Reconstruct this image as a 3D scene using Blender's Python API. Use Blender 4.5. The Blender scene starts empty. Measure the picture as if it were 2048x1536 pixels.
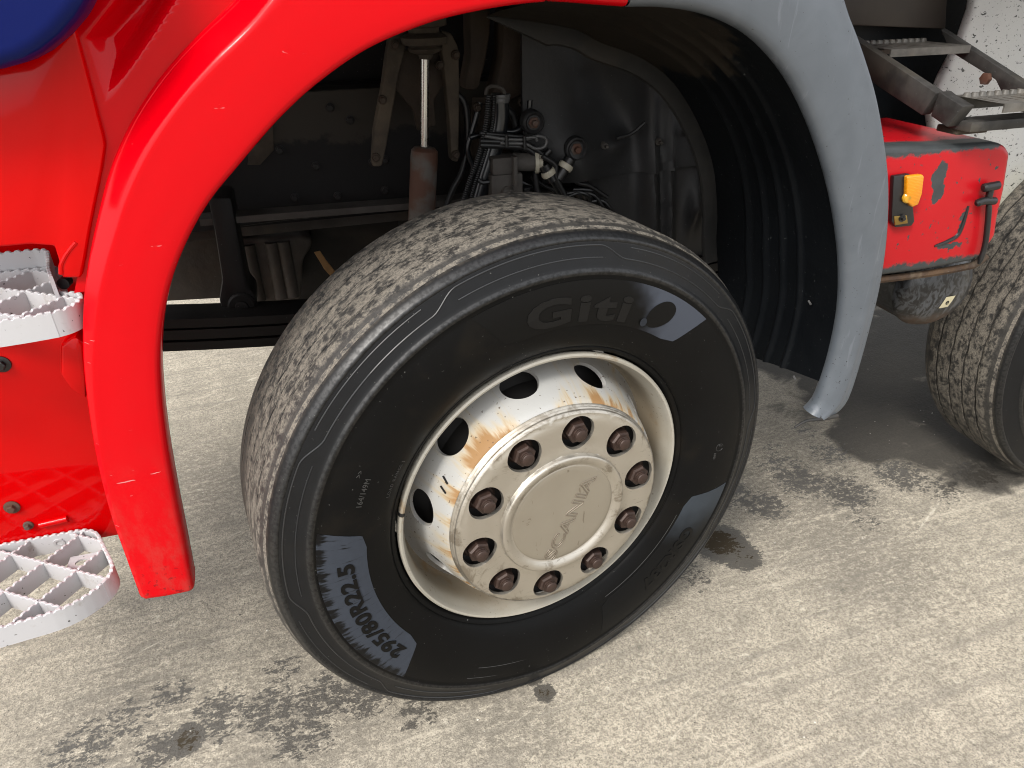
import bpy, bmesh, math, random
from mathutils import Vector, Matrix
random.seed(7)
R = math.radians
scene = bpy.context.scene
col = scene.collection

# ---------------------------------------------------------------- camera
cam_data = bpy.data.cameras.new('camera')
cam_data.sensor_width = 36.0
cam_data.lens = 24.961
cam_data.clip_start = 0.02
cam_data.clip_end = 500.0
cam = bpy.data.objects.new('camera', cam_data)
col.objects.link(cam)
cam.matrix_world = Matrix(((0.960039, 0.153991, -0.233692, -0.343725),
                           (-0.279319, 0.475030, -0.834462, -0.995895),
                           (-0.017489, 0.866391, 0.499060, 1.347684),
                           (0, 0, 0, 1)))
scene.camera = cam

# ---------------------------------------------------------------- sky, sun, exposure
world = bpy.data.worlds.new('World')
scene.world = world
world.use_nodes = True
wn = world.node_tree
wn.nodes.clear()
sky = wn.nodes.new('ShaderNodeTexSky')
sky.sky_type = 'NISHITA'
sky.sun_disc = False
SUN_EL, SUN_AZ = 46.0, 228.0          # azimuth: direction the light comes from, degrees from +Y towards +X
sky.sun_elevation = R(SUN_EL)
sky.sun_rotation = R(SUN_AZ)
sky.dust_density = 6.0
sky.air_density = 1.2
sky.ozone_density = 1.0
hs = wn.nodes.new('ShaderNodeHueSaturation')   # cloud cover: the sky's colour greyed evenly all round
hs.inputs['Saturation'].default_value = 0.28
bg = wn.nodes.new('ShaderNodeBackground')
bg.inputs['Strength'].default_value = 0.12
wo = wn.nodes.new('ShaderNodeOutputWorld')
wn.links.new(sky.outputs[0], hs.inputs['Color'])
cloud = wn.nodes.new('ShaderNodeMix')           # an even layer of cloud over the whole dome
cloud.data_type = 'RGBA'
cloud.inputs[0].default_value = 0.6
cloud.inputs[7].default_value = (7.2, 7.3, 7.5, 1)
wn.links.new(hs.outputs[0], cloud.inputs[6])
wn.links.new(cloud.outputs[2], bg.inputs['Color'])
wn.links.new(bg.outputs[0], wo.inputs['Surface'])
sun_data = bpy.data.lights.new('sun', 'SUN')
sun_data.energy = 1.5
sun_data.angle = R(14)
sun_data.color = (1.0, 0.95, 0.88)
sun = bpy.data.objects.new('sun', sun_data)
col.objects.link(sun)
d = Vector((math.sin(R(SUN_AZ)) * math.cos(R(SUN_EL)), math.cos(R(SUN_AZ)) * math.cos(R(SUN_EL)), math.sin(R(SUN_EL))))
sun.rotation_euler = d.to_track_quat('Z', 'Y').to_euler()
scene.view_settings.view_transform = 'Standard'
scene.view_settings.look = 'None'
scene.view_settings.exposure = 1.2
scene.view_settings.gamma = 1.0
scene.view_settings.use_curve_mapping = False
scene.cycles.filter_width = 1.05
scene.cycles.max_bounces = 5
scene.cycles.diffuse_bounces = 3
scene.cycles.glossy_bounces = 3
scene.cycles.transmission_bounces = 1
scene.cycles.caustics_reflective = False
scene.cycles.caustics_refractive = False

# ---------------------------------------------------------------- material helper
class Mat:
    def __init__(s, name, color=(.5, .5, .5), rough=.5, metal=0., coat=0., spec=.5, coat_rough=.05):
        s.m = bpy.data.materials.new(name)
        s.m.use_nodes = True
        s.nt = s.m.node_tree
        s.b = s.nt.nodes['Principled BSDF']
        s.set('Base Color', color); s.set('Roughness', rough); s.set('Metallic', metal)
        s.set('Coat Weight', coat); s.set('Coat Roughness', coat_rough); s.set('Specular IOR Level', spec)
    def _put(s, sock, v):
        if isinstance(v, bpy.types.NodeSocket): s.nt.links.new(v, sock)
        elif isinstance(v, (tuple, list)) and len(v) == 3 and sock.type == 'RGBA': sock.default_value = (*v, 1)
        else: sock.default_value = v
    def set(s, k, v): s._put(s.b.inputs[k], v); return s
    def n(s, t, out=0, props=None, **kw):
        nd = s.nt.nodes.new(t)
        for k, v in (props or {}).items(): setattr(nd, k, v)
        for k, v in kw.items():
            k2 = int(k[1:]) if k[0] == '_' else k
            s._put(nd.inputs[k2], v)
        return nd.outputs[out]
    def obj(s): return s.n('ShaderNodeTexCoord', 3)
    def noise(s, scale, vec=None, detail=3., rough=.55, dist=0.):
        return s.n('ShaderNodeTexNoise', 0, Vector=vec or s.obj(), Scale=scale, Detail=detail, Roughness=rough, Distortion=dist)
    def math(s, op, a, b=0.): return s.n('ShaderNodeMath', 0, {'operation': op, 'use_clamp': False}, _0=a, _1=b)
    def clamp(s, v): return s.n('ShaderNodeClamp', 0, Value=v)
    def rng(s, v, a, b, lo=0., hi=1.):
        return s.n('ShaderNodeMapRange', 0, {'interpolation_type': 'SMOOTHSTEP'}, **{'Value': v, 'From Min': a, 'From Max': b, 'To Min': lo, 'To Max': hi})
    def mix(s, f, a, b): return s.n('ShaderNodeMix', 2, {'data_type': 'RGBA'}, _0=f, _6=a, _7=b)
    def mixf(s, f, a, b): return s.n('ShaderNodeMix', 0, {'data_type': 'FLOAT'}, _0=f, _2=a, _3=b)
    def sep(s, v):
        nd = s.nt.nodes.new('ShaderNodeSeparateXYZ'); s.nt.links.new(v, nd.inputs[0]); return nd.outputs
    def comb(s, x, y, z): return s.n('ShaderNodeCombineXYZ', 0, X=x, Y=y, Z=z)
    def scale(s, v, xyz): return s.n('ShaderNodeVectorMath', 0, {'operation': 'MULTIPLY'}, _0=v, _1=xyz)
    def blob(s, c, sc, r0, r1, vec=None):
        v = s.n('ShaderNodeVectorMath', 0, {'operation': 'SUBTRACT'}, _0=vec or s.obj(), _1=c)
        v = s.scale(v, sc)
        l = s.n('ShaderNodeVectorMath', 1, {'operation': 'LENGTH'}, _0=v)
        return s.rng(l, r0, r1, 1., 0.)
    def bump(s, h, strength=.3, dist=.002):
        s._put(s.b.inputs['Normal'], s.n('ShaderNodeBump', 0, Height=h, Strength=strength, Distance=dist)); return s
    def polar(s):
        o = s.sep(s.obj())
        rad = s.math('SQRT', s.math('ADD', s.math('MULTIPLY', o[0], o[0]), s.math('MULTIPLY', o[2], o[2])))
        ang = s.math('ARCTAN2', o[2], s.math('MULTIPLY', o[0], -1.))
        return rad, ang, o[1]

# ---------------------------------------------------------------- materials
MT = {}
def red_paint(name, base):
    m = Mat(name, base, .45, coat=.42, coat_rough=.04, spec=.0)
    n1 = m.noise(2.5)
    m.set('Base Color', m.mix(m.rng(n1, .35, .7), base, tuple(c * .9 for c in base)))
    dust = m.rng(m.noise(160, detail=2), .66, .74)
    m.set('Coat Roughness', m.mixf(m.noise(18), .02, .10))
    
    m.bump(m.noise(90, detail=2), .03, .002)
    return m.m
MT['red'] = red_paint('red_paint', (.78, .0, .006))
MT['red_panel'] = red_paint('red_panel_paint', (.80, .0, .001))
m = Mat('flare_paint', (.78, .0, .006), .45, coat=.42, coat_rough=.04, spec=.0)
sc = m.rng(m.noise(34, m.scale(m.obj(), (1, 1, 5)), detail=3, dist=1.0), .735, .75)
low = m.rng(m.sep(m.obj())[2], .56, .50)
chip = m.math('MULTIPLY', m.rng(m.noise(120, detail=5), .58, .63), low)
wv_ = m.n('ShaderNodeVectorMath', 0, {'operation': 'ADD'}, _0=m.obj(), _1=m.scale(m.n('ShaderNodeTexNoise', 1, Vector=m.obj(), Scale=45., Detail=2.), (0, 0, .008)))
for p_, l_ in (((-0.6700, -0.0220, 0.7050), .014), ((-0.6283, -0.0220, 0.7113), .008), ((-0.6504, -0.0220, 0.9359), .004), ((-0.6600, -0.0220, 0.9300), .004), ((-0.6642, -0.0220, 0.9027), .003), ((-0.7030, -0.0220, 0.6282), .004)):
    sc = m.math('MAXIMUM', sc, m.math('MULTIPLY', m.blob((p_[0], 0, p_[2] + .004), (1., 0., 11.), l_ * .8, l_, wv_), 2.4))
c0 = m.mix(m.clamp(m.math('MULTIPLY', sc, .35)), (.78, .0, .006), (.75, .35, .36))
m.set('Base Color', m.mix(m.math('MULTIPLY', chip, .8), c0, (.30, .004, .01)))
m.set('Coat Roughness', m.mixf(m.noise(18), .05, .14))
m.bump(m.noise(90, detail=2), .03, .002)
film = m.math('MULTIPLY', m.rng(m.sep(m.obj())[2], .80, .50), m.rng(m.noise(30, m.scale(m.obj(), (1., 1., .5)), detail=5, rough=.7), .42, .70))
fin_ = m.b.inputs['Base Color'].links[0].from_socket
m.set('Base Color', m.mix(m.math('MULTIPLY', film, .22), fin_, (.30, .16, .12)))
MT['flare'] = m.m

m = Mat('blue_paint', (.004, .022, .20), .45, coat=.3, coat_rough=.06, spec=.03)
m.set('Base Color', m.mix(m.noise(3), (.0015, .008, .10), (.002, .011, .13)))
m.bump(m.noise(60), .02, .002); MT['blue'] = m.m

m = Mat('grey_plastic', (.17, .19, .22), .34, spec=.5)
st = m.noise(14, m.scale(m.obj(), (1, 1, 1)), detail=6, dist=1.5)
scr = m.rng(m.noise(26, m.scale(m.obj(), (3.5, 1, .35)), detail=5, dist=.8), .60, .70)
cg = m.mix(st, (.094, .110, .130), (.146, .166, .192))
cg = m.mix(m.math('MULTIPLY', scr, .30), cg, (.25, .27, .31))
speck = m.rng(m.math('ADD', m.noise(210, detail=2), m.rng(m.sep(m.obj())[2], 1.05, .6, 0., .045)), .725, .75)
cg = m.mix(speck, cg, (.02, .022, .025))
m.set('Base Color', cg); m.set('Roughness', m.mixf(st, .26, .48))
m.bump(m.noise(120), .05, .001); MT['grey'] = m.m

def black_plastic(name, c0, c1, rough, scale=10, dust=(.10, .085, .065), dust_amt=.25, bumps=.15):
    m = Mat(name, c0, rough, spec=.28)
    a = m.noise(scale, detail=4, rough=.6)
    b = m.rng(m.noise(scale * .45, detail=4, dist=.6), .52, .68)
    c = m.mix(m.rng(a, .35, .7), c0, c1)
    c = m.mix(m.math('MULTIPLY', b, dust_amt), c, dust)
    sp = m.rng(m.noise(170, detail=3), .70, .75)
    c = m.mix(m.math('MULTIPLY', sp, .6), c, (.16, .17, .17))
    if name == 'shield_plastic': m.set('Specular IOR Level', .45)
    m.set('Base Color', c); m.set('Roughness', m.mixf(a, max(rough - .15, .05), rough + .15))
    m.bump(m.noise(80, detail=5), bumps, .003)
    return m.m
MT['liner0'] = black_plastic('liner_plastic', (.004, .0045, .006), (.009, .010, .012), .55, 7, dust_amt=.10)
m = Mat('arch_liner_plastic', (.005, .005, .006), .55, spec=.14)
v = m.obj(); a = m.noise(8, v, detail=4)
c = m.mix(a, (.002, .003, .0045), (.006, .0075, .0095))
top = m.blob((.20, .30, 1.27), (1.0, .8, 1.0), .16, .30, v)
dm = m.rng(m.math('ADD', m.math('MULTIPLY', top, .55), m.noise(16, v, detail=5, rough=.65)), .78, .92)
c = m.mix(m.math('MULTIPLY', dm, .6), c, (.045, .036, .026))
sp = m.rng(m.noise(170, v, detail=3), .68, .73)
c = m.mix(m.math('MULTIPLY', sp, .6), c, (.13, .14, .14))
m.set('Base Color', c); m.set('Roughness', m.mixf(a, .40, .70)); m.bump(m.noise(80, v, detail=4), .15, .003)
MT['liner'] = m.m
MT['flange'] = black_plastic('flange_plastic', (.028, .028, .028), (.045, .043, .04), .6, 12, dust_amt=.3)
MT['shield'] = black_plastic('shield_plastic', (.012, .012, .013), (.026, .026, .027), .60, 6, dust_amt=.25, bumps=.25)
MT['chassis'] = black_plastic('chassis_paint', (.013, .012, .012), (.03, .027, .025), .6, 5, dust=(.09, .075, .055), dust_amt=.45)
m = Mat('rail_paint', (.012, .011, .011), .6, spec=.2)
v = m.obj(); z = m.sep(v)[2]
dm = m.rng(m.math('ADD', z, m.math('MULTIPLY', m.math('SUBTRACT', m.noise(14, v, detail=5, rough=.7), .5), .12)), 1.030, 1.050)
c = m.mix(m.noise(5, v, detail=4), (.010, .010, .011), (.022, .020, .019))
c = m.mix(m.math('MULTIPLY', dm, .8), c, (.062, .054, .042))
m.set('Base Color', c); m.bump(m.noise(60, v), .2, .002); MT['rail'] = m.m
MT['chassis_dark'] = black_plastic('chassis_dark', (.006, .005, .005), (.012, .01, .009), .6, 6, dust_amt=.12)
MT['dusty_steel'] = black_plastic('dusty_steel', (.055, .045, .035), (.11, .088, .065), .8, 14, dust=(.16, .125, .085), dust_amt=.5, bumps=.5)
MT['cast'] = black_plastic('cast_alloy', (.07, .062, .055), (.12, .11, .1), .7, 9, dust=(.14, .11, .08), dust_amt=.4, bumps=.4)
MT['brown'] = black_plastic('brown_mount', (.05, .036, .026), (.085, .062, .045), .75, 9, dust=(.11, .08, .05), dust_amt=.4, bumps=.4)
MT['rubber_hose'] = Mat('rubber_hose', (.010, .012, .015), .28, spec=.6).m
MT['cable'] = Mat('cable_sheath', (.014, .014, .015), .45).m
MT['cable_grey'] = Mat('cable_grey', (.12, .12, .12), .4).m
MT['cream'] = Mat('cream_plastic', (.55, .51, .40), .5).m
m = Mat('bright_rod', (.75, .73, .68), .22, metal=1.)
m.set('Roughness', m.mixf(m.noise(60), .15, .4)); MT['chrome'] = m.m
m = Mat('rusty_tube', (.10, .055, .035), .75)
m.set('Base Color', m.mix(m.rng(m.noise(16, detail=4), .36, .56), (.13, .115, .10), (.11, .045, .025)))
m.bump(m.noise(60), .3, .002); MT['rust_tube'] = m.m
m = Mat('orange_strap', (.45, .22, .06), .7)
m.set('Base Color', m.mix(m.noise(40), (.55, .30, .10), (.30, .17, .07))); MT['strap'] = m.m

# tyre rubber
def dusty_tread(name, amt):
    m = Mat(name, (.02, .02, .02), .8)
    v = m.obj()
    rad, ang, yy = m.polar()
    tv = m.comb(m.math('MULTIPLY', ang, .515 * .72), yy, m.math('MULTIPLY', rad, .5))
    a = m.noise(50, tv, detail=4, rough=.76, dist=.3)
    f = m.noise(150, tv, detail=3, rough=.7)
    mask = m.rng(m.math('ADD', m.math('MULTIPLY', a, .70), m.math('MULTIPLY', f, .36)), .44, .595)
    fine = m.rng(m.noise(330, v, detail=2), .34, .62)
    mask = m.math('MULTIPLY', mask, m.mixf(fine, .45, 1.))
    mask = m.math('MULTIPLY', mask, m.rng(m.math('ADD', rad, m.rng(rad, .510, .509, 0., .01)), .5118, .5145, .12, 1.))
    base = m.mix(m.noise(40, v), (.018, .0178, .0175), (.050, .047, .043))
    dust = m.mix(m.noise(8, v), (.225, .200, .164), (.31, .278, .230))
    m.set('Base Color', m.mix(m.math('MULTIPLY', mask, amt), base, dust))
    m.set('Roughness', m.mixf(mask, .55, .95))
    m.bump(m.noise(150, tv, detail=4), .6, .0022)
    return m.m
MT['tread'] = dusty_tread('tyre_tread', .92)
m = Mat('tyre_sidewall', (.008, .008, .008), .36, spec=.28)
v = m.obj(); rad, ang, yy = m.polar()
a = m.noise(9, v, detail=5); b = m.noise(40, v, detail=5)
brown = m.math('MULTIPLY', m.rng(m.noise(6, v, detail=5, dist=.8), .52, .72), .5)
c = m.mix(a, (.0045, .0045, .0045), (.009, .009, .009))
c = m.mix(brown, c, (.020, .0165, .012))
outer = m.rng(rad, .436, .452)
c = m.mix(m.math('MULTIPLY', outer, m.mixf(b, .2, .9)), c, (.015, .016, .018))
edge = m.math('MULTIPLY', m.rng(rad, .5030, .5075), m.rng(m.noise(110, v, detail=3), .30, .65, .05, .4))
c = m.mix(edge, c, (.17, .15, .12))
sp = m.rng(m.noise(230, v, detail=2), .735, .76)
c = m.mix(sp, c, (.15, .15, .14))
m.set('Base Color', c); m.set('Roughness', m.mixf(outer, m.mixf(b, .30, .46), .40))
pk = m.math('MAXIMUM', m.math('MULTIPLY', m.rng(rad, .4395, .4425), m.rng(rad, .4525, .4495)), m.math('MULTIPLY', m.rng(rad, .488, .493), m.rng(rad, .5045, .500)))
pk = m.math('MULTIPLY', pk, m.mixf(m.rng(m.noise(160, v, detail=3), .35, .6), .35, 1.))
m.set('Specular IOR Level', m.math('ADD', m.mixf(outer, .08, .18), m.math('MULTIPLY', pk, .36)))
m.bump(m.noise(220, v, detail=4), .08, .001); MT['sidewall'] = m.m
m = Mat('bare_rubber', (.06, .07, .085), .45, spec=.12)
rad, ang, yy = m.polar()
stv = m.comb(m.math('MULTIPLY', ang, 26.), m.math('MULTIPLY', rad, 9.), 0.)
stn = m.noise(1.6, stv, detail=6, rough=.65)
st = m.rng(m.math('ADD', stn, m.rng(rad, .412, .434, 0., -.20)), .30, .43)
st = m.math('MULTIPLY', st, m.mixf(m.noise(90), .75, 1.))
m.set('Base Color', m.mix(st, (.008, .0083, .0088), (.058, .068, .088))); m.set('Roughness', m.mixf(st, .3, .5))
MT['bare'] = m.m
# brand plate: only its trailing end is bare, the rest wears the same tyre gloss as the wall
m = Mat('brand_plate_rubber', (.01, .01, .01), .35, spec=.10)
rad, ang, yy = m.polar()                     # ang is 0 on the -X side, rising clockwise over the top
f = m.rng(m.math('ADD', ang, m.math('ADD', m.math('MULTIPLY', rad, 2.0), m.math('MULTIPLY', m.noise(14), .25))), 2.86, 3.04)
m.set('Base Color', m.mix(f, (.0075, .0073, .007), (.075, .085, .108))); m.set('Roughness', .4)
MT['brand_plate'] = m.m
m = Mat('model_plate_rubber', (.01, .01, .01), .35, spec=.10)
o = m.sep(m.obj())
f = m.rng(m.math('ADD', o[2], m.math('MULTIPLY', m.noise(22, detail=5), .05)), -.20, -.10)
m.set('Base Color', m.mix(f, (.007, .0072, .0075), (.050, .060, .072))); m.set('Roughness', .42)
MT['model_plate'] = m.m
MT['letter'] = Mat('letter_rubber', (.006, .006, .006), .38, spec=.12).m
MT['letter_dull'] = Mat('letter_rubber_dull', (.0135, .013, .0125), .40, spec=.12).m
MT['letter_fine'] = Mat('letter_rubber_fine', (.045, .045, .044), .5).m
MT['bare_dull'] = Mat('bare_rubber_dull', (.03, .034, .042), .45, spec=.1).m
MT['ridge'] = Mat('ridge_rubber', (.022, .024, .027), .34).m

# wheel metal
def painted_rim(name, seam_r0, seam_r1, dirt):
    m = Mat(name, (.62, .60, .54), .38, spec=.5)
    rad, ang, yy = m.polar(); v = m.obj()
    sv = m.comb(m.math('MULTIPLY', ang, 3.4), m.math('MULTIPLY', rad, 5.), 0.)
    streak = m.noise(2.2, sv, detail=4, rough=.66, dist=.35)
    near = m.math('MULTIPLY', m.rng(rad, seam_r1, seam_r0), m.rng(m.noise(1.1, m.comb(m.math('MULTIPLY', ang, 1.6), 0., 0.), detail=2), .36, .60, .1, 1.25))
    rust = m.rng(m.math('ADD', streak, m.math('MULTIPLY', near, .27)), .65, .82)
    stain = m.rng(m.math('ADD', streak, m.math('MULTIPLY', near, .25)), .50, .76)
    spots = m.rng(m.noise(150, v, detail=4), .645, .69)
    base = m.mix(m.noise(6, v, detail=5), (.46, .465, .455), (.57, .565, .54))
    c = m.mix(m.math('MULTIPLY', stain, .75), base, (.58, .45, .24))
    c = m.mix(m.math('MULTIPLY', rust, .9), c, (.34, .17, .05))
    c = m.mix(m.math('MULTIPLY', spots, .85), c, (.09, .05, .025))
    dd = m.rng(m.math('ADD', yy, m.math('MULTIPLY', m.noise(14, v, detail=5), .05)), .045, .10)
    c = m.mix(m.math('MULTIPLY', dd, dirt), c, (.20, .15, .10))
    m.set('Base Color', c); m.set('Roughness', m.mixf(m.math('MAXIMUM', rust, spots), .34, .75))
    wv = m.n('ShaderNodeTexWave', 0, {'wave_type': 'BANDS', 'bands_direction': 'Y'}, Vector=v, Scale=130., Distortion=.6, Detail=2.)
    m.bump(m.math('ADD', m.math('MULTIPLY', wv, .4), m.math('MULTIPLY', m.noise(200, v), .6)), .12, .0012)
    return m.m
MT['disc'] = painted_rim('disc_paint', .209, .240, .25)
m = Mat('rim_paint', (.6, .57, .5), .4)
rad, ang, yy = m.polar(); v = m.obj()
b = m.noise(10, v, detail=6, rough=.65)
pit = m.math('MULTIPLY', m.rng(m.noise(150, v, detail=4, rough=.7), .60, .68), m.rng(m.noise(14, v, detail=3), .45, .62))
deep = m.rng(m.math('ADD', yy, m.math('MULTIPLY', m.noise(11, v, detail=5), .05)), .02, .075)
c = m.mix(b, (.52, .505, .455), (.43, .39, .305))
c = m.mix(m.math('MULTIPLY', deep, .85), c, (.33, .265, .18))
c = m.mix(m.math('MULTIPLY', m.rng(b, .58, .70), .6), c, (.30, .17, .06))
c = m.mix(m.math('MULTIPLY', pit, .75), c, (.13, .085, .05))
m.set('Base Color', c); m.set('Roughness', m.mixf(pit, .36, .7)); m.bump(m.noise(170, v, detail=4), .15, .0012)
MT['rim'] = m.m
m = Mat('trim_steel', (.60, .54, .44), .33, metal=.85)
v = m.obj(); a = m.noise(6, v, detail=6, rough=.6); b = m.noise(26, m.scale(v, (1, 1, 3.0)), detail=6, dist=1.2)
rad, ang, yy = m.polar()
wear = m.rng(m.math('ADD', m.noise(19, v, detail=5, rough=.74, dist=.6), m.math('MAXIMUM', m.rng(rad, .192, .206, 0., .13), m.math('MULTIPLY', m.rng(rad, .128, .121), .05))), .57, .70)
c = m.mix(a, (.66, .615, .535), (.82, .77, .675))
c = m.mix(m.math('MULTIPLY', wear, .55), c, (.22, .17, .11))
scr = m.rng(m.noise(60, m.scale(v, (.25, 1, 2.2)), detail=4, dist=2.5), .675, .70)
c = m.mix(m.math('MULTIPLY', scr, .55), c, (.20, .17, .13))
m.set('Base Color', c); m.set('Roughness', m.mixf(b, .26, .46))
m.bump(m.math('ADD', m.noise(12, v, detail=3), m.math('MULTIPLY', b, .35)), .22, .004)
MT['trim'] = m.m
m = Mat('cap_steel', (.50, .45, .37), .40, metal=.75)
v = m.obj(); a = m.noise(9, v, detail=6)
scr = m.rng(m.noise(40, m.scale(v, (1.0, 1, .25)), detail=4, dist=2.0), .68, .70)
c = m.mix(a, (.50, .45, .37), (.62, .57, .475))
c = m.mix(m.math('MULTIPLY', scr, .5), c, (.2, .15, .1))
m.set('Base Color', c); m.set('Roughness', m.mixf(m.noise(30, v), .34, .5)); m.bump(m.noise(70, v), .08, .001)
MT['cap'] = m.m
MT['cap_line'] = Mat('cap_edge', (.24, .20, .15), .5, metal=.3).m  # darker than the cap: edge shading of the raised letters put into colour
m = Mat('rusty_nut', (.085, .045, .032), .55, metal=.3)
m.set('Base Color', m.mix(m.noise(90, detail=5), (.024, .015, .012), (.085, .046, .033))); m.bump(m.noise(200), .3, .001)
MT['nut'] = m.m
MT['drum'] = Mat('brake_drum', (.012, .010, .009), .75).m

# plastics / steels right
m = Mat('scuffed_red', (.55, .012, .018), .42, coat=.25, coat_rough=.2, spec=.15)
v = m.obj(); o = m.sep(v)
nz = m.noise(38, v, detail=7, rough=.7)
topm = m.rng(m.math('ADD', o[2], m.math('MULTIPLY', m.math('SUBTRACT', nz, .5), .035)), 1.040, 1.046)
topm = m.math('MULTIPLY', topm, m.rng(m.math('ADD', o[1], m.math('MULTIPLY', nz, .03)), .165, .150))
botm = m.rng(m.math('ADD', o[2], m.math('MULTIPLY', m.math('SUBTRACT', nz, .5), .04)), .828, .820)
wob = m.n('ShaderNodeVectorMath', 0, {'operation': 'ADD'}, _0=v, _1=m.scale(m.n('ShaderNodeTexNoise', 1, Vector=v, Scale=60., Detail=5.), (.03, 0, .03)))
s1 = m.blob(((0.8227, 0.1000, 1.0015)[0]+.015, 0.1, (0.8227, 0.1000, 1.0015)[2]+.015), (1.75, .0, 1.0), .026, .030, wob)
s1b = m.blob(((0.8287, 0.1000, 0.9704)[0]+.015, 0.1, (0.8287, 0.1000, 0.9704)[2]+.015), (1.9, .0, .9), .020, .024, wob)
s2 = m.blob(((0.9114, 0.1000, 0.9047)[0]+.015, 0.1, (0.9114, 0.1000, 0.9047)[2]+.015), (3.2, .0, .8), .018, .022, wob)
s3 = m.blob(((0.8987, 0.1000, 0.8539)[0]+.015, 0.1, (0.8987, 0.1000, 0.8539)[2]+.015), (.8, .0, 3.0), .022, .026, wob)
flk = m.rng(m.noise(95, m.scale(v, (1, 1, .8)), detail=4), .665, .68)
msk = m.math('MAXIMUM', m.math('MAXIMUM', m.math('MAXIMUM', topm, botm), m.math('MAXIMUM', s1, s2)), m.math('MAXIMUM', m.math('MAXIMUM', s3, s1b), flk))
redc = m.mix(m.noise(8, v, detail=5), (.56, .003, .010), (.62, .015, .022))
m.set('Base Color', m.mix(msk, redc, m.mix(nz, (.035, .04, .043), (.085, .095, .10))))
m.set('Roughness', m.mixf(msk, .34, .5)); m.bump(m.math('SUBTRACT', m.math('MULTIPLY', m.noise(40, v), .5), msk), .25, .001)
MT['scuffed'] = m.m
MT['step_steel'] = black_plastic('step_steel', (.035, .034, .033), (.075, .072, .068), .45, 16, dust=(.13, .115, .09), dust_amt=.5, bumps=.2)
MT['tread_steel'] = black_plastic('tread_steel', (.10, .095, .085), (.17, .16, .145), .45, 20, dust=(.2, .17, .13), dust_amt=.4, bumps=.2)
MT['plate_brown'] = black_plastic('plate_brown', (.06, .050, .043), (.085, .07, .058), .55, 5, dust=(.11, .09, .07), dust_amt=.4, bumps=.1)
MT['navy'] = black_plastic('dark_panel', (.006, .009, .013), (.010, .014, .019), .5, 5, dust_amt=.05)
m = Mat('spattered_white', (.62, .62, .58), .5)
v = m.obj(); z = m.sep(v)[2]
sp = m.rng(m.noise(75, m.scale(v, (1, 1, 1.6)), detail=3, dist=.4), .645, .67)
sp2 = m.rng(m.noise(190, v, detail=2), .655, .68)
yel = m.rng(m.math('ADD', z, m.math('MULTIPLY', m.noise(9, v, detail=5), .3)), 1.16, .90)
c = m.mix(m.noise(7, v, detail=5), (.55, .56, .56), (.70, .70, .67))
c = m.mix(m.math('MULTIPLY', yel, .75), c, (.60, .58, .42))
c = m.mix(m.math('MAXIMUM', m.math('MULTIPLY', sp, .95), m.math('MULTIPLY', sp2, .6)), c, (.03, .03, .028))
m.set('Base Color', c); m.bump(m.noise(240, v, detail=3), .5, .0015); MT['white'] = m.m
m = Mat('tank_paint', (.02, .02, .022), .28)
v = m.obj(); z = m.sep(v)[2]
sp = m.rng(m.noise(60, m.scale(v, (1.6, 1, .8)), detail=5, dist=1.), .42, .6)
rst = m.rng(m.math('ADD', z, m.math('MULTIPLY', m.noise(14, v, detail=5), .10)), .00, -.045)
c = m.mix(sp, (.012, .012, .013), (.075, .08, .088)); c = m.mix(rst, c, (.075, .04, .022))
m.set('Base Color', c); m.set('Roughness', m.mixf(rst, .28, .55)); m.bump(m.noise(60, v), .1, .002); MT['tank'] = m.m
m = Mat('amber_lens', (1.0, .40, .012), .16, spec=.6)
wv_ = m.n('ShaderNodeTexWave', 0, {'wave_type': 'BANDS', 'bands_direction': 'Z'}, Vector=m.obj(), Scale=110.)
wx_ = m.n('ShaderNodeTexWave', 0, {'wave_type': 'BANDS', 'bands_direction': 'X'}, Vector=m.obj(), Scale=110.)
m.set('Base Color', m.mix(m.math('MULTIPLY', wv_, wx_), (.95, .33, .006), (1.0, .42, .02))); m.bump(m.math('MULTIPLY', wv_, wx_), .25, .001)
MT['amber'] = m.m
MT['amber_deep'] = Mat('amber_lens_bulb', (.80, .42, .03), .12, spec=.7).m
MT['black'] = Mat('black_plastic', (.012, .012, .013), .4).m
MT['brass'] = Mat('brass', (.45, .30, .09), .35, metal=.9).m
MT['rust_lip'] = black_plastic('rust_lip', (.05, .03, .02), (.11, .065, .035), .7, 25, dust=(.2, .16, .11), dust_amt=.5, bumps=.5)
m = Mat('white_step_plastic', (.66, .655, .67), .42)
v = m.obj()
grime = m.rng(m.noise(26, v, detail=7, rough=.68), .56, .72)
sp = m.rng(m.noise(150, v, detail=3), .69, .72)
c = m.mix(m.noise(8, v), (.62, .62, .65), (.70, .69, .70))
c = m.mix(m.math('MULTIPLY', grime, .55), c, (.36, .30, .245)); c = m.mix(sp, c, (.06, .055, .05))
m.set('Base Color', c); m.bump(m.noise(130, v), .12, .001); MT['white_step'] = m.m
MT['sticker'] = Mat('sticker_paper', (.66, .60, .40), .5).m
MT['ink'] = Mat('ink_black', (.015, .014, .012), .5).m
MT['marker'] = Mat('paint_marker_black', (.008, .008, .009), .45).m
MT['roof_dust'] = black_plastic('roof_liner', (.02, .017, .014), (.05, .042, .032), .75, 5, dust=(.13, .105, .075), dust_amt=.7)

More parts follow.
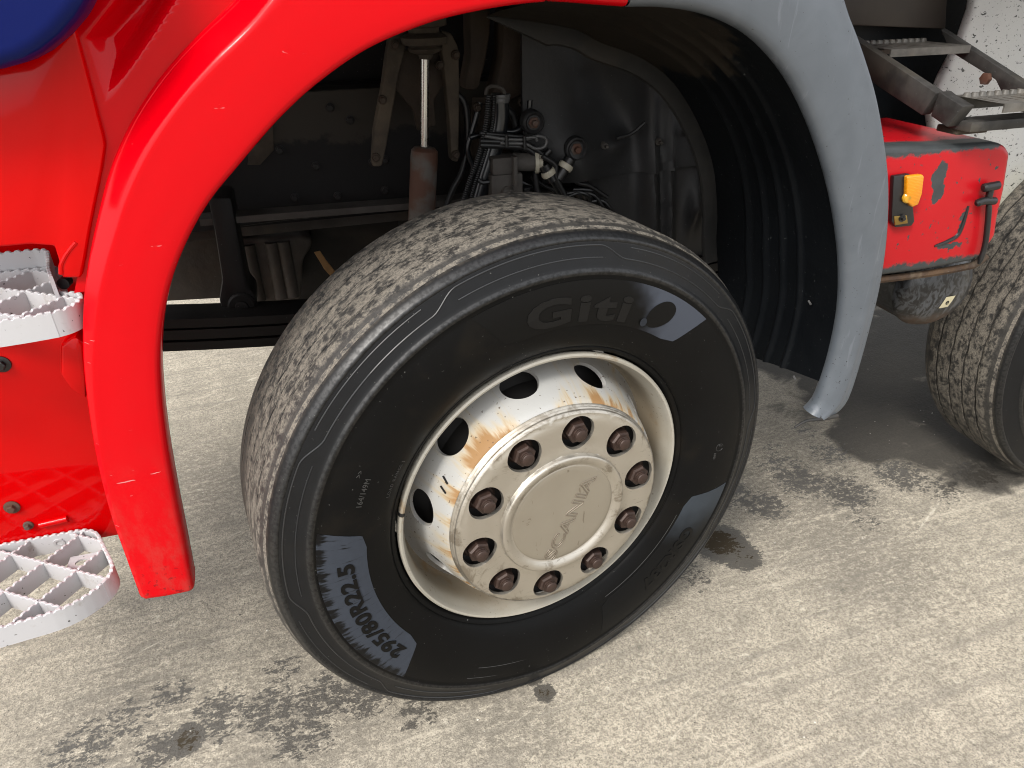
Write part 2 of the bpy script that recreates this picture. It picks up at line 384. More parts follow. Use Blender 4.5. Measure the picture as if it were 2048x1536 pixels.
# ground
m = Mat('concrete', (.4, .36, .3), .85)
v = m.obj()
big = m.noise(1.3, v, detail=3, rough=.6); mid = m.noise(13, v, detail=5, rough=.68, dist=.3); fine = m.noise(95, v, detail=4, rough=.72)
c = m.mix(m.rng(big, .35, .68), (.56, .503, .402), (.72, .645, .510))
c = m.mix(m.rng(mid, .32, .66), m.mix(.50, c, (.30, .27, .215)), c)
c = m.mix(m.rng(fine, .39, .55), m.mix(.62, c, (.22, .195, .155)), c)
c = m.mix(m.rng(m.noise(230, v, detail=2, rough=.6), .40, .52), m.mix(.52, c, (.19, .17, .14)), c)
c = m.mix(m.math('MULTIPLY', m.rng(m.noise(48, v, detail=3), .60, .74), .5), c, (.85, .78, .64))
# trowel and tyre streaks running across the slab
sv = m.n('ShaderNodeVectorRotate', 0, {'rotation_type': 'Z_AXIS'}, Vector=v, Angle=R(-3))
str1 = m.noise(5, m.scale(sv, (.35, 7., 1.)), detail=4, rough=.6, dist=.3)
c = m.mix(m.math('MULTIPLY', m.rng(str1, .50, .66), .45), c, (.27, .245, .205))
c = m.mix(m.math('MULTIPLY', m.rng(str1, .40, .30), .45), c, (.78, .70, .56))
sv2 = m.n('ShaderNodeVectorRotate', 0, {'rotation_type': 'Z_AXIS'}, Vector=v, Angle=R(-26))
str2 = m.noise(13, m.scale(sv2, (.30, 3.2, 1.)), detail=4, rough=.65, dist=.5)
c = m.mix(m.math('MULTIPLY', m.rng(str2, .54, .70), .40), c, (.26, .235, .19))
c = m.mix(m.math('MULTIPLY', m.rng(str2, .36, .27), .6), c, (.86, .79, .65))
crk = m.rng(m.noise(24, v, detail=5, rough=.8, dist=.9), .62, .67)
c = m.mix(m.math('MULTIPLY', crk, .35), c, (.16, .15, .13))
specks = m.rng(m.noise(170, v, detail=2, rough=.5), .66, .70)
c = m.mix(m.math('MULTIPLY', specks, .7), c, (.09, .085, .075))
grime = None
for p_, r_ in zip([(-0.8827, 0.1204, 0.0000), (-0.5097, 0.0678, 0.0000), (-0.1293, -0.0848, 0.0000), (0.9281, 0.3345, 0.0000), (-0.7784, 0.9997, 0.0000), (0.9361, 0.0742, 0.0000)], (.35, .40, .22, .50, .40, .35)):
    b_ = m.blob((p_[0], p_[1], 0.), (1., 1., 0.), r_ * .2, r_, v); grime = b_ if grime is None else m.math('MAXIMUM', grime, b_)
gm = m.math('MULTIPLY', m.rng(m.math('ADD', m.noise(60, m.scale(v, (.7, 1.3, 1.)), detail=4, rough=.75), m.math('MULTIPLY', grime, .12)), .53, .66), m.mixf(grime, .25, .85))
c = m.mix(m.math('MULTIPLY', gm, .7), c, (.20, .178, .145))
# damp patches: each has its own place, radius and strength
spots = [(0.5847, 0.2532, 0.0000), (0.6102, 0.1950, 0.0000), (0.5788, 0.3515, 0.0000), (0.7905, 0.3539, 0.0000), (0.9585, 0.4245, 0.0000), (1.0477, 0.3333, 0.0000), (1.1371, 0.5185, -0.0000), (0.9460, 0.5086, 0.0000), (1.2626, 0.3546, 0.0000), (1.3305, 0.2690, -0.0000), (0.7326, 0.4202, 0.0000), (0.4485, 0.1690, 0.0000), (1.0196, 0.2135, 0.0000), (-0.7548, 0.0583, 0.0000), (-0.8064, 0.0513, 0.0000), (-0.6942, 0.0992, 0.0000), (-0.5922, 0.0805, 0.0000), (-0.4884, 0.0740, 0.0000), (-0.3938, 0.0580, 0.0000), (-0.2958, -0.0098, 0.0000), (-0.9632, 0.0988, 0.0000), (-0.7972, 0.1810, 0.0000), (-0.5710, 0.1791, 0.0000), (-0.8868, 0.1456, 0.0000), (-0.5324, 0.0023, 0.0000), (-0.0327, 0.0062, 0.0000), (-0.0186, -0.0500, 0.0000), (1.1417, 0.6537, 0.0000), (0.9708, 0.5859, 0.0000), (1.4778, 0.2866, 0.0000), (-0.8970, 0.4962, 0.0000), (-0.7741, 0.5862, 0.0000)]
wts = [(.11,.72),(.09,.58),(.10,.44),(.14,.38),(.17,.38),(.17,.38),(.15,.34),(.15,.34),(.16,.38),(.14,.34),(.14,.36),(.11,.33),(.12,.3),
   (.055,.68),(.10,.38),(.13,.37),(.13,.37),(.13,.38),(.12,.38),(.10,.34),(.14,.35),(.11,.34),(.10,.32),(.13,.33),(.13,.36),
   (.05,.60),(.035,.62),(.10,.3),(.10,.3),(.12,.4),(.09,.26),(.10,.26)]
acc = None
for p, (r_, w_) in zip(spots, wts):
    b_ = m.math('MULTIPLY', m.blob((p[0], p[1], 0.), (1., 1., 0.), r_ * .15, r_ * 1.25, v), w_)
    acc = b_ if acc is None else m.math('MAXIMUM', acc, b_)
wn1 = m.noise(46, m.scale(v, (.8, 1.25, 1.)), detail=4, rough=.74, dist=.3)
wn2 = m.noise(150, m.scale(v, (.8, 1.3, 1.)), detail=3, rough=.7)
wv = m.math('ADD', m.math('ADD', m.math('MULTIPLY', wn1, .62), m.math('MULTIPLY', wn2, .42)), m.math('MULTIPLY', acc, .92))
wet = m.math('MULTIPLY', m.rng(wv, .80, .855), m.rng(acc, .02, .10))
pud = m.rng(wv, 1.06, 1.12)
c = m.mix(m.math('MULTIPLY', wet, .90), c, m.mix(m.noise(12, v), (.055, .050, .043), (.105, .096, .082)))
c = m.mix(m.math('MULTIPLY', pud, .9), c, (.070, .055, .036))
truck_shade = None  # shade beneath the truck, painted into the concrete as dark blotches
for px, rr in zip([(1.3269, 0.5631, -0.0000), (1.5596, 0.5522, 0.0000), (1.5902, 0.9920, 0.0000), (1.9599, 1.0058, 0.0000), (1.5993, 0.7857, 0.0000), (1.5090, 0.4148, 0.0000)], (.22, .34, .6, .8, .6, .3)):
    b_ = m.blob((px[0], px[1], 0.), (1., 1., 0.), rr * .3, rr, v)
    truck_shade = b_ if truck_shade is None else m.math('MAXIMUM', truck_shade, b_)
truck_shade_mask = m.rng(m.math('ADD', m.math('MULTIPLY', m.noise(7, v, detail=6, dist=.6), 1.0), m.math('MULTIPLY', truck_shade, .5)), .66, .88)
c = m.mix(m.math('MULTIPLY', truck_shade_mask, .92), c, (.045, .040, .033))
m.set('Base Color', c)
m.set('Roughness', m.mixf(pud, m.mixf(wet, .88, .50), .10))
hgt = m.math('ADD', m.math('MULTIPLY', mid, .8), m.math('ADD', m.math('MULTIPLY', fine, .5), m.math('MULTIPLY', m.noise(260, v, detail=3), .22)))
bn = m.n('ShaderNodeBump', 0, Height=hgt, Strength=.8, Distance=.006)
m.set('Normal', m.n('ShaderNodeMix', 1, {'data_type': 'VECTOR'}, _0=m.math('MULTIPLY', pud, .95), _4=bn, _5=m.n('ShaderNodeNewGeometry', 1)))
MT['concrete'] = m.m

m = Mat('grit_stone', (.4, .37, .3), .85)
m.set('Base Color', m.mix(m.rng(m.noise(60), .35, .65), (.10, .09, .075), (.85, .80, .70))); MT['grit'] = m.m
# every base colour brought down to its real-world reflectance (the picture is exposed for the shade)
for mat_ in bpy.data.materials:
    nt_ = mat_.node_tree; sock = nt_.nodes['Principled BSDF'].inputs['Base Color']
    if sock.is_linked:
        src_ = sock.links[0].from_socket
        vm = nt_.nodes.new('ShaderNodeVectorMath'); vm.operation = 'SCALE'; vm.inputs['Scale'].default_value = .64
        nt_.links.new(src_, vm.inputs[0]); nt_.links.new(vm.outputs[0], sock)
    else:
        c_ = sock.default_value; sock.default_value = (c_[0] * .64, c_[1] * .64, c_[2] * .64, 1)

# ---------------------------------------------------------------- mesh helpers
def obj(name, verts, faces, mat, parent=None, smooth=True, mats=None, fmat=None, angle=38):
    me = bpy.data.meshes.new(name)
    me.from_pydata([tuple(v) for v in verts], [], faces)
    me.validate()
    for mm in (mats or [mat]): me.materials.append(MT[mm])
    if fmat: me.polygons.foreach_set('material_index', fmat)
    bm = bmesh.new(); bm.from_mesh(me)
    bmesh.ops.recalc_face_normals(bm, faces=bm.faces)
    if smooth:
        for f in bm.faces: f.smooth = True
        for e in bm.edges:
            if len(e.link_faces) == 2 and e.calc_face_angle(0) > R(angle): e.smooth = False
    bm.to_mesh(me); bm.free()
    o = bpy.data.objects.new(name, me); col.objects.link(o)
    if parent: o.parent = parent
    return o
def empty(name, loc=(0, 0, 0), parent=None):
    o = bpy.data.objects.new(name, None); o.empty_display_size = .1
    col.objects.link(o); o.location = loc
    if parent: o.parent = parent
    return o
class B:                                   # collects shapes, becomes one mesh object
    def __init__(s): s.v = []; s.f = []
    def add(s, v, f):
        k = len(s.v); s.v += [tuple(p) for p in v]; s.f += [tuple(i + k for i in q) for q in f]; return s
    def box(s, c, size, rot=None, bev=0., seg=2):
        bm = bmesh.new(); bmesh.ops.create_cube(bm, size=1)
        for v in bm.verts: v.co = Vector((v.co.x * size[0], v.co.y * size[1], v.co.z * size[2]))
        if bev: bmesh.ops.bevel(bm, geom=bm.edges[:], offset=bev, segments=seg, affect='EDGES', profile=.6)
        if rot is not None: bmesh.ops.transform(bm, matrix=rot.to_4x4() if len(rot) == 3 else rot, verts=bm.verts)
        for v in bm.verts: v.co += Vector(c)
        return s.bm(bm)
    def bm(s, bm):
        bm.verts.index_update()
        s.add([v.co[:] for v in bm.verts], [[v.index for v in f.verts] for f in bm.faces]); bm.free(); return s
    def cyl(s, p0, p1, r0, r1=None, n=20, caps=True):
        p0, p1 = Vector(p0), Vector(p1); r1 = r0 if r1 is None else r1
        q = (p1 - p0).to_track_quat('Z', 'Y')
        v = []; f = []
        for p, r in ((p0, r0), (p1, r1)):
            for i in range(n):
                a = 2 * math.pi * i / n
                v.append(p + q @ Vector((r * math.cos(a), r * math.sin(a), 0)))
        for i in range(n): f.append((i, (i + 1) % n, n + (i + 1) % n, n + i))
        if caps: f.append(tuple(range(n - 1, -1, -1))); f.append(tuple(range(n, 2 * n)))
        return s.add(v, f)
    def turn(s, p0, axis, prof, n=24):     # lathe about an axis: prof = [(along, radius)]
        q = Vector(axis).to_track_quat('Z', 'Y'); p0 = Vector(p0); v = []; f = []
        for h, r in prof:
            for i in range(n):
                a = 2 * math.pi * i / n; v.append(p0 + q @ Vector((r * math.cos(a), r * math.sin(a), h)))
        for j in range(len(prof) - 1):
            for i in range(n):
                f.append((j * n + i, j * n + (i + 1) % n, (j + 1) * n + (i + 1) % n, (j + 1) * n + i))
        f.append(tuple(range(n - 1, -1, -1))); f.append(tuple(range((len(prof) - 1) * n, len(prof) * n)))
        return s.add(v, f)
    def tube(s, pts, r, n=10, caps=True):   # r may be a list
        pts = [Vector(p) for p in pts]; rows = []; up = None
        for i, p in enumerate(pts):
            t = (pts[min(i + 1, len(pts) - 1)] - pts[max(i - 1, 0)]).normalized()
            if up is None: up = t.orthogonal().normalized()
            up = (up - t * up.dot(t)).normalized(); sd = t.cross(up)
            rr = r[i] if isinstance(r, list) else r
            rows.append([p + rr * (math.cos(2 * math.pi * k / n) * up + math.sin(2 * math.pi * k / n) * sd) for k in range(n)])
        v = [q for row in rows for q in row]; f = []
        for j in range(len(rows) - 1):
            for k in range(n): f.append((j * n + k, j * n + (k + 1) % n, (j + 1) * n + (k + 1) % n, (j + 1) * n + k))
        if caps: f.append(tuple(range(n - 1, -1, -1))); f.append(tuple(range((len(rows) - 1) * n, len(rows) * n)))
        return s.add(v, f)
    def prism(s, pts, vec, bev=0., seg=2):  # polygon pushed along vec
        bm = bmesh.new(); vs = [bm.verts.new(p) for p in pts]; fc = bm.faces.new(vs)
        ex = bmesh.ops.extrude_face_region(bm, geom=[fc])
        bmesh.ops.translate(bm, vec=Vector(vec), verts=[g for g in ex['geom'] if isinstance(g, bmesh.types.BMVert)])
        bmesh.ops.recalc_face_normals(bm, faces=bm.faces)
        if bev: bmesh.ops.bevel(bm, geom=[e for e in bm.edges if e.calc_face_angle(0) > R(15)], offset=bev, segments=seg, affect='EDGES', profile=.5, clamp_overlap=True)
        return s.bm(bm)
    def loft(s, rows, closed=False):
        n = len(rows[0]); v = [p for r_ in rows for p in r_]; f = []
        for j in range(len(rows) - 1):
            for k in range(n if closed else n - 1): f.append((j * n + k, j * n + (k + 1) % n, (j + 1) * n + (k + 1) % n, (j + 1) * n + k))
        return s.add(v, f)
    def build(s, name, mat, parent=None, **k): return obj(name, s.v, s.f, mat, parent, **k)
def spline(pts, n):                         # Catmull-Rom through pts, n samples evenly by length
    P = [Vector(p) for p in pts]; P = [2 * P[0] - P[1]] + P + [2 * P[-1] - P[-2]]; d = []
    for i in range(1, len(P) - 2):
        for k in range(20):
            t = k / 20; a, b, c, e = P[i - 1], P[i], P[i + 1], P[i + 2]
            d.append(.5 * (2 * b + (c - a) * t + (2 * a - 5 * b + 4 * c - e) * t * t + (3 * b - a - 3 * c + e) * t ** 3))
    d.append(P[-2]); L = [0]
    for i in range(1, len(d)): L.append(L[-1] + (d[i] - d[i - 1]).length)
    out = []; j = 0
    for i in range(n):
        s_ = L[-1] * i / (n - 1)
        while j < len(d) - 2 and L[j + 1] < s_: j += 1
        t = (s_ - L[j]) / max(L[j + 1] - L[j], 1e-9); out.append(d[j].lerp(d[j + 1], min(max(t, 0), 1)))
    return out
def sst(x, a, b):
    t = min(max((x - a) / (b - a), 0), 1); return t * t * (3 - 2 * t)

# ---------------------------------------------------------------- ground
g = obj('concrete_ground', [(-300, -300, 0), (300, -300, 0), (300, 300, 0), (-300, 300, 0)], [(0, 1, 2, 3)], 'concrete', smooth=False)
g['kind'] = 'structure'; g['label'] = 'pale worn concrete yard with dark damp patches and painted-in shade under the truck'

random.seed(11)
gb_ = B()
for k in range(900):
    x, y = random.uniform(-1.3, 1.7), random.uniform(-.6, 1.3); r_ = .0009 + .0028 * random.random() ** 3
    pts_ = [Vector((random.uniform(.6, 1.2) * dx, random.uniform(.6, 1.2) * dy, random.uniform(.4, .9) * dz)) * r_ for dx, dy, dz in ((1, 0, 0), (0, 1, 0), (-1, 0, 0), (0, -1, 0), (0, 0, 1))]
    gb_.add([(x + p.x, y + p.y, p.z + .0002) for p in pts_], [(0, 1, 4), (1, 2, 4), (2, 3, 4), (3, 0, 4)])
gr_ = gb_.build('grit', 'grit', smooth=False); gr_['kind'] = 'stuff'; gr_['label'] = 'loose grit scattered on the concrete'; gr_['category'] = 'grit'
# ---------------------------------------------------------------- the truck
truck = empty('truck', (0, 0, 0))
truck['label'] = 'red truck seen close at its front wheel, blue door edge and white steps'
truck['category'] = 'truck'

# ================================================================ front wheel
TYRE_R = .5155
SIDE = [(.2915, .020), (.2945, .010), (.2965, .0025), (.3005, -.0025), (.3045, -.0045), (.3065, -.0035), (.3085, -.0070), (.3130, -.0110),
        (.325, -.0180), (.340, -.0245), (.360, -.0295), (.385, -.0320), (.410, -.0315), (.430, -.0290), (.4385, -.0272),
        (.4410, -.0285), (.4445, -.0300), (.4485, -.0292), (.4505, -.0258), (.4560, -.0235), (.470, -.0190), (.4840, -.0150),
        (.4905, -.0132), (.4925, -.0146), (.4960, -.0140), (.4980, -.0112), (.5025, -.0060), (.5065, .0020), (.5100, .0110)]
def ysurf(r):
    for (r0, y0), (r1, y1) in zip(SIDE, SIDE[1:]):
        if r0 <= r <= r1: return y0 + (y1 - y0) * (r - r0) / (r1 - r0)
    return SIDE[-1][1]
W = .234                                    # inner flange mirrors the outer about y = W/2
def tyre_mesh(gw=.0019):
    prof = [(r, y, 0.) for r, y in SIDE]
    grooves = (.045, .085, .117, .150, .190) if gw < .003 else (.050, .095, .140, .185); y = .018
    for gy in grooves:
        rr = TYRE_R + .001 * (1 - ((gy - .117) / .117) ** 2)
        prof += [(rr - .0006 * (k == 0), gy + o, 1.) for k, o in enumerate((-.0200, -.0085))]
        prof += [(rr - .0004, gy - gw, 2.), (rr - .007, gy - gw * .75, 2.), (rr - .007, gy + gw * .75, 2.), (rr - .0004, gy + gw, 2.)]
    prof += [(TYRE_R, .212, 1.)]
    prof += [(r, W - y_, 0.) for r, y_ in reversed(SIDE)]
    n = 288; v = []; f = []; fm = []
    for i in range(n):
        a = 2 * math.pi * i / n; w = .0014 * math.sin(a * 48) + .0006 * math.sin(a * 17 + 1)
        for r, y_, k in prof:
            yy_ = y_ + (w if k == 2. else 0)
            x, z = r * math.cos(a), r * math.sin(a)
            zmin = -.4985
            if z < zmin:
                sq = (zmin - z); z = zmin - .0005 * (y_ > .3); yy_ += (-1 if y_ < W / 2 else 1) * sq * .35
            elif z < -.36 and a > math.pi and abs(y_ - W / 2) > .05:
                bul = .007 * sst(-z, .36, .49) * sst(.505 - r, 0, .06) * max(0, 1 - abs(x) / .2)
                yy_ += (-1 if y_ < W / 2 else 1) * bul
            v.append((x, yy_, z))
    m_ = len(prof)
    for i in range(n):
        for k in range(m_ - 1):
            f.append((i * m_ + k, i * m_ + k + 1, ((i + 1) % n) * m_ + k + 1, ((i + 1) % n) * m_ + k))
            fm.append(1 if prof[k][0] > .5055 else 0)
    return v, f, fm
def lathe(name, prof, mat, parent, n=160, y0=0., **k):
    v = []; f = []; m_ = len(prof)
    for i in range(n):
        a = 2 * math.pi * i / n
        for r, y_ in prof: v.append((r * math.cos(a), y_ + y0, r * math.sin(a)))
    for i in range(n):
        for q in range(m_ - 1): f.append((i * m_ + q, i * m_ + q + 1, ((i + 1) % n) * m_ + q + 1, ((i + 1) % n) * m_ + q))
    return obj(name, v, f, mat, parent, **k)
def holed(fn, u0, u1, v0, v1, cu, cv, ru, rv, lips=(), m_=44, k=5):
    """quad patch fn(u,v,d) with an elliptical hole; lips = [(scale, depth)] rings turned down into the hole"""
    V = []; F = []; rows = []
    for s_, dep in reversed(list(lips)):
        rows.append([fn(cu + ru * s_ * math.cos(2 * math.pi * i / m_), cv + rv * s_ * math.sin(2 * math.pi * i / m_), dep) for i in range(m_)])
    for j in range(k + 1):
        t = j / k; row = []
        for i in range(m_):
            a = 2 * math.pi * i / m_; ex, ey = cu + ru * math.cos(a), cv + rv * math.sin(a)
            du, dv = math.cos(a) * ru, math.sin(a) * rv
            s1 = min(((u1 - cu) if du > 0 else (cu - u0)) / max(abs(du), 1e-9), ((v1 - cv) if dv > 0 else (cv - v0)) / max(abs(dv), 1e-9))
            bx, by = cu + du * s1, cv + dv * s1
            row.append(fn(ex + (bx - ex) * t, ey + (by - ey) * t, 0.))
        rows.append(row)
    n0 = m_
    for r_ in rows: V += r_
    for j in range(len(rows) - 1):
        for i in range(m_): F.append((j * n0 + i, j * n0 + (i + 1) % n0, (j + 1) * n0 + (i + 1) % n0, (j + 1) * n0 + i))
    # corner fillers: snap outermost ring corners
    last = (len(rows) - 1) * n0
    for (cx, cy) in ((u0, v0), (u1, v0), (u1, v1), (u0, v1)):
        best = None
        for i in range(m_):
            a = 2 * math.pi * i / m_; du, dv = math.cos(a) * ru, math.sin(a) * rv
            a2 = 2 * math.pi * (i + 1) / m_; du2, dv2 = math.cos(a2) * ru, math.sin(a2) * rv
            c1 = du * (cy - cv) - dv * (cx - cu); c2 = du2 * (cy - cv) - dv2 * (cx - cu)
            if c1 >= 0 and c2 < 0 and du * (cx - cu) + dv * (cy - cv) > 0: best = i
        if best is not None:
            V.append(fn(cx, cy, 0.)); F.append((last + best, last + (best + 1) % m_, len(V) - 1))
    return V, F
def weld(o, d=.0004):
    bm = bmesh.new(); bm.from_mesh(o.data); bmesh.ops.remove_doubles(bm, verts=bm.verts, dist=d)
    bmesh.ops.recalc_face_normals(bm, faces=bm.faces)
    for f in bm.faces: f.smooth = True
    for e in bm.edges: e.smooth = not (len(e.link_faces) == 2 and e.calc_face_angle(0) > R(38))
    bm.to_mesh(o.data); bm.free()
def text_mesh(txt, size, depth, bold=0., spacing=1., shear=0., outline=0.):
    cu = bpy.data.curves.new('lettering_curve', 'FONT'); cu.body = txt; cu.size = size; cu.extrude = depth; cu.offset = bold
    cu.align_x = 'CENTER'; cu.space_character = spacing; cu.shear = shear; cu.resolution_u = 4
    if outline: cu.fill_mode = 'NONE'; cu.bevel_depth = outline; cu.bevel_resolution = 1
    o = bpy.data.objects.new('lettering_tmp', cu); col.objects.link(o)
    me = bpy.data.meshes.new_from_object(o.evaluated_get(bpy.context.evaluated_depsgraph_get()))
    v = [p.co.copy() for p in me.vertices]; f = [tuple(p.vertices) for p in me.polygons]
    bpy.data.objects.remove(o); bpy.data.curves.remove(cu); bpy.data.meshes.remove(me)
    return v, f
def wall_text(txt, r0, ang, size, h, mat, parent, bold=0., spacing=1., depth=.0006, shear=0., xs=1., width=None):
    v, f = text_mesh(txt, size, depth, bold, spacing, shear)
    if width: xs = width / (max(p.x for p in v) - min(p.x for p in v))
    out = []
    for p in v:
        r = r0 + p.y; t = R(ang) - p.x * xs / r0
        out.append((r * math.cos(t), ysurf(r) - h - p.z, r * math.sin(t)))
    return obj('lettering', out, f, mat, parent, smooth=False)
def wall_plate(a0o, a1o, a0i, a1i, ro, ri, h, mat, parent, name='sidewall_plate', rc=.14):
    rows = []; nu, nv = 60, 10
    for j in range(nv + 1):
        t = j / nv
        row = []
        for i in range(nu + 1):
            u = i / nu
            # rounded inner corners: shrink the angular span close to the inner edge
            e = max(0, (rc - t) / rc) if rc else 0
            k = 1 - math.sqrt(max(0, 1 - e * e)) if e > 0 else 0
            a0 = a0i + (a0o - a0i) * t; a1 = a1i + (a1o - a1i) * t
            mid = (a0 + a1) / 2; sp = (a1 - a0) / 2 * (1 - .16 * k)
            a = R(mid - sp + 2 * sp * u); r = ri + (ro - ri) * t
            row.append((r * math.cos(a), ysurf(r) - h, r * math.sin(a)))
        rows.append(row)
    b = B().loft(rows); n = nu + 1
    # skirt so that the plate has an edge
    edge = [rows[0][i] for i in range(n)] + [rows[j][-1] for j in range(1, nv + 1)] + [rows[-1][i] for i in range(n - 2, -1, -1)] + [rows[j][0] for j in range(nv - 1, 0, -1)]
    low = [(p[0], p[1] + h + .0006, p[2]) for p in edge]
    b.loft([edge + edge[:1], low + low[:1]])
    return b.build(name, mat, parent)
def wall_line(pts, rr, mat, parent, name='sidewall_ridge', lift=.0):
    P_ = []
    for a, r in pts: P_.append((r * math.cos(R(a)), ysurf(r) - lift, r * math.sin(R(a))))
    return B().tube(P_, rr, 6).build(name, mat, parent)

wheel = empty('wheel', (0, 0, .5), truck)
wheel.rotation_euler = (0, 0, R(10.157))
v, f, fm = tyre_mesh()
tyre = obj('tyre', v, f, None, wheel, mats=['sidewall', 'tread'], fmat=fm, angle=50)
# raised ridges on the tyre wall
def wave_r(a):
    t = ((a - 95) / 72 + .5) % 1 - .5
    return .4665 + .0185 * (1 - sst(abs(t), .205, .295))
for k in range(5):
    c0_ = 95 + 72 * k
    wall_line([(c0_ - 36 + i * .75, wave_r(c0_ - 36 + i * .75)) for i in range(97)], .0013, 'ridge', wheel)
    wall_line([(c0_ - 15.5 + i, .4665) for i in range(32)], .0011, 'ridge', wheel)
    wall_line([(c0_ + 36 - 14 + i, .4845) for i in range(29)], .0011, 'ridge', wheel)
# plates and writing
wall_plate(110, 45, 104.5, 50.5, .4335, .357, .0009, 'brand_plate', wheel)
o = wall_text('Giti', .366, 84.0, .064, .0017, 'letter_dull', wheel, bold=.0022, spacing=1.15, width=.185)
rows = []
for j in range(6):
    q_ = j / 5; row = []
    for i in range(29):
        t_ = 2 * math.pi * i / 28; rr_, tt_ = .394 + .027 * q_ * math.sin(t_), R(59.5) + (.026 * q_ * math.cos(t_) - .010 * q_ * math.sin(t_)) / .394
        row.append((rr_ * math.cos(tt_), ysurf(rr_) - .0018, rr_ * math.sin(tt_)))
    rows.append(row)
B().loft(rows).build('emblem', 'letter', wheel)
rows = [[((.372 + .0075 * q_ * math.sin(i / 3)) * math.cos(R(63.8) + .0195 * q_ * math.cos(i / 3)), ysurf(.372) - .0030, (.372 + .0075 * q_ * math.sin(i / 3)) * math.sin(R(63.8) + .0195 * q_ * math.cos(i / 3))) for i in range(20)] for q_ in (0., .5, 1.)]
B().loft(rows).build('emblem', 'bare_dull', wheel)
wall_plate(166.5, 222.5, 169, 216.5, .4365, .355, .0009, 'bare', wheel)
wall_text('295/80R22.5', .379, 195.5, .038, .0018, 'letter', wheel, bold=.0012, spacing=1.06, width=.255)
wall_plate(-13.8, -74, -18.5, -69.5, .4335, .341, .0009, 'model_plate', wheel)
wall_text('GSR237', .372, -42, .040, .0016, 'letter', wheel, bold=.0016, spacing=1.15, xs=1.1)
wall_text('164/149M', .374, 156, .0135, .0007, 'letter_fine', wheel, depth=.0003)
wall_text('>>', .392, 151, .012, .0007, 'letter_fine', wheel, depth=.0003)
wall_text('LOAD RANGE J', .3265, 152, .0085, .0006, 'letter_fine', wheel, depth=.0003, spacing=1.25)
wall_text('RFID', .372, -2.5, .0075, .0006, 'letter_fine', wheel, depth=.0003)
for rr_ in (.0035, .0060, .0085):
    cx, cz = .3845, .0025
    wall_line([(math.degrees(math.atan2(cz + rr_ * math.sin(t_ / 10), cx + rr_ * math.cos(t_ / 10))), math.hypot(cz + rr_ * math.sin(t_ / 10), cx + rr_ * math.cos(t_ / 10))) for t_ in range(2, 22 if rr_ < .008 else 60, 2)], .0004, 'letter_fine', wheel, name='emblem')
for a0, a1, r_ in ((-116, -98, .392), (-118, -103, .420)):
    wall_line([(a0 + (a1 - a0) * i / 12, r_) for i in range(13)], .0006, 'letter_fine', wheel, name='mould_line')
wall_line([(-67 + i * 1.5, .336 + .0 * i) for i in range(28)], .0006, 'letter_fine', wheel, name='mould_line')

# rim, disc with hand holes, trim
lathe('rim', [(.2885, .016), (.2915, .010), (.2925, .003), (.2915, -.002), (.2885, -.0045), (.2850, -.0035), (.2825, .0005), (.2810, .006), (.2790, .012),
              (.2755, .020), (.2735, .034), (.2725, .055), (.2715, .075), (.266, .088), (.258, .096), (.254, .110), (.252, .150), (.253, .190)], 'rim', wheel, n=200)
DP = [(.2080, -.036), (.2125, -.034), (.2165, -.029), (.2215, -.018), (.2270, -.002), (.2330, .016), (.2395, .034), (.2455, .050), (.2510, .064), (.2575, .076), (.2655, .086), (.2715, .090)]
def dp(s_):
    t = s_ * (len(DP) - 1); i = min(int(t), len(DP) - 2); t -= i
    return DP[i][0] + (DP[i + 1][0] - DP[i][0]) * t, DP[i][1] + (DP[i + 1][1] - DP[i][1]) * t
disc = B()
for k in range(10):
    ca = R(27.5 + 36 * k)
    def fn(u, s_, d_):
        r, y_ = dp(min(max(s_, 0), 1)); r -= d_ * .8; y_ += d_ * .5
        return (r * math.cos(u), y_, r * math.sin(u))
    V, F = holed(fn, ca - R(18), ca + R(18), .02, 1., ca, .545, R(8.6), .165, lips=((.985, .0025), (.97, .008)), m_=56, k=7)
    disc.add(V, F)
o = disc.build('disc', 'disc', wheel); weld(o)
lathe('brake_drum', [(.05, .03), (.19, .03), (.205, .045), (.209, .075), (.232, .092), (.240, .098), (.240, .21), (.05, .21)], 'drum', wheel, n=96)
lathe('hub_flange', [(.03, -.030), (.195, -.030), (.207, -.034), (.2085, -.030), (.205, .03)], 'drum', wheel, n=96)
trim = B()
def tf(u, r, d_): return (r * math.cos(u), -.0565 + .0035 * sst(r, .188, .203) + .002 * sst(r, .145, .128) * -1 + d_, r * math.sin(u))
for k in range(10):
    ca = R(8.6 + 36 * k)
    V, F = holed(tf, ca - R(18), ca + R(18), .1265, .2030, ca, .1668, .0322 / .1668, .0322, lips=((.995, .0), (.985, .0012), (.968, .0035), (.955, .0065)), m_=48, k=6)
    trim.add(V, F)
n_ = 160
def ring(prof, b):
    rows = [[(r * math.cos(2 * math.pi * i / n_), y_, r * math.sin(2 * math.pi * i / n_)) for i in range(n_)] for r, y_ in prof]
    b.loft(rows, closed=True)
ring([(.2030, -.0530), (.2062, -.0512), (.2080, -.0485), (.2082, -.0462), (.2066, -.0450), (.2092, -.0432), (.2102, -.0412), (.2088, -.0398), (.2112, -.0378), (.2124, -.0352), (.2112, -.0325), (.207, -.0300)], trim)
ring([(.1265, -.0585), (.1258, -.0600), (.1252, -.0650), (.1235, -.0672), (.1205, -.0680), (.1165, -.0674), (.1115, -.0650), (.1075, -.0618), (.1050, -.0602), (.1035, -.0600)], trim)
o = trim.build('hub_trim', 'trim', wheel); weld(o)
cap = lathe('hub_cap', [(.0001, -.0612), (.05, -.0612), (.09, -.0612), (.1000, -.0611), (.1030, -.0602), (.1038, -.0596)], 'cap', wheel, n=120)
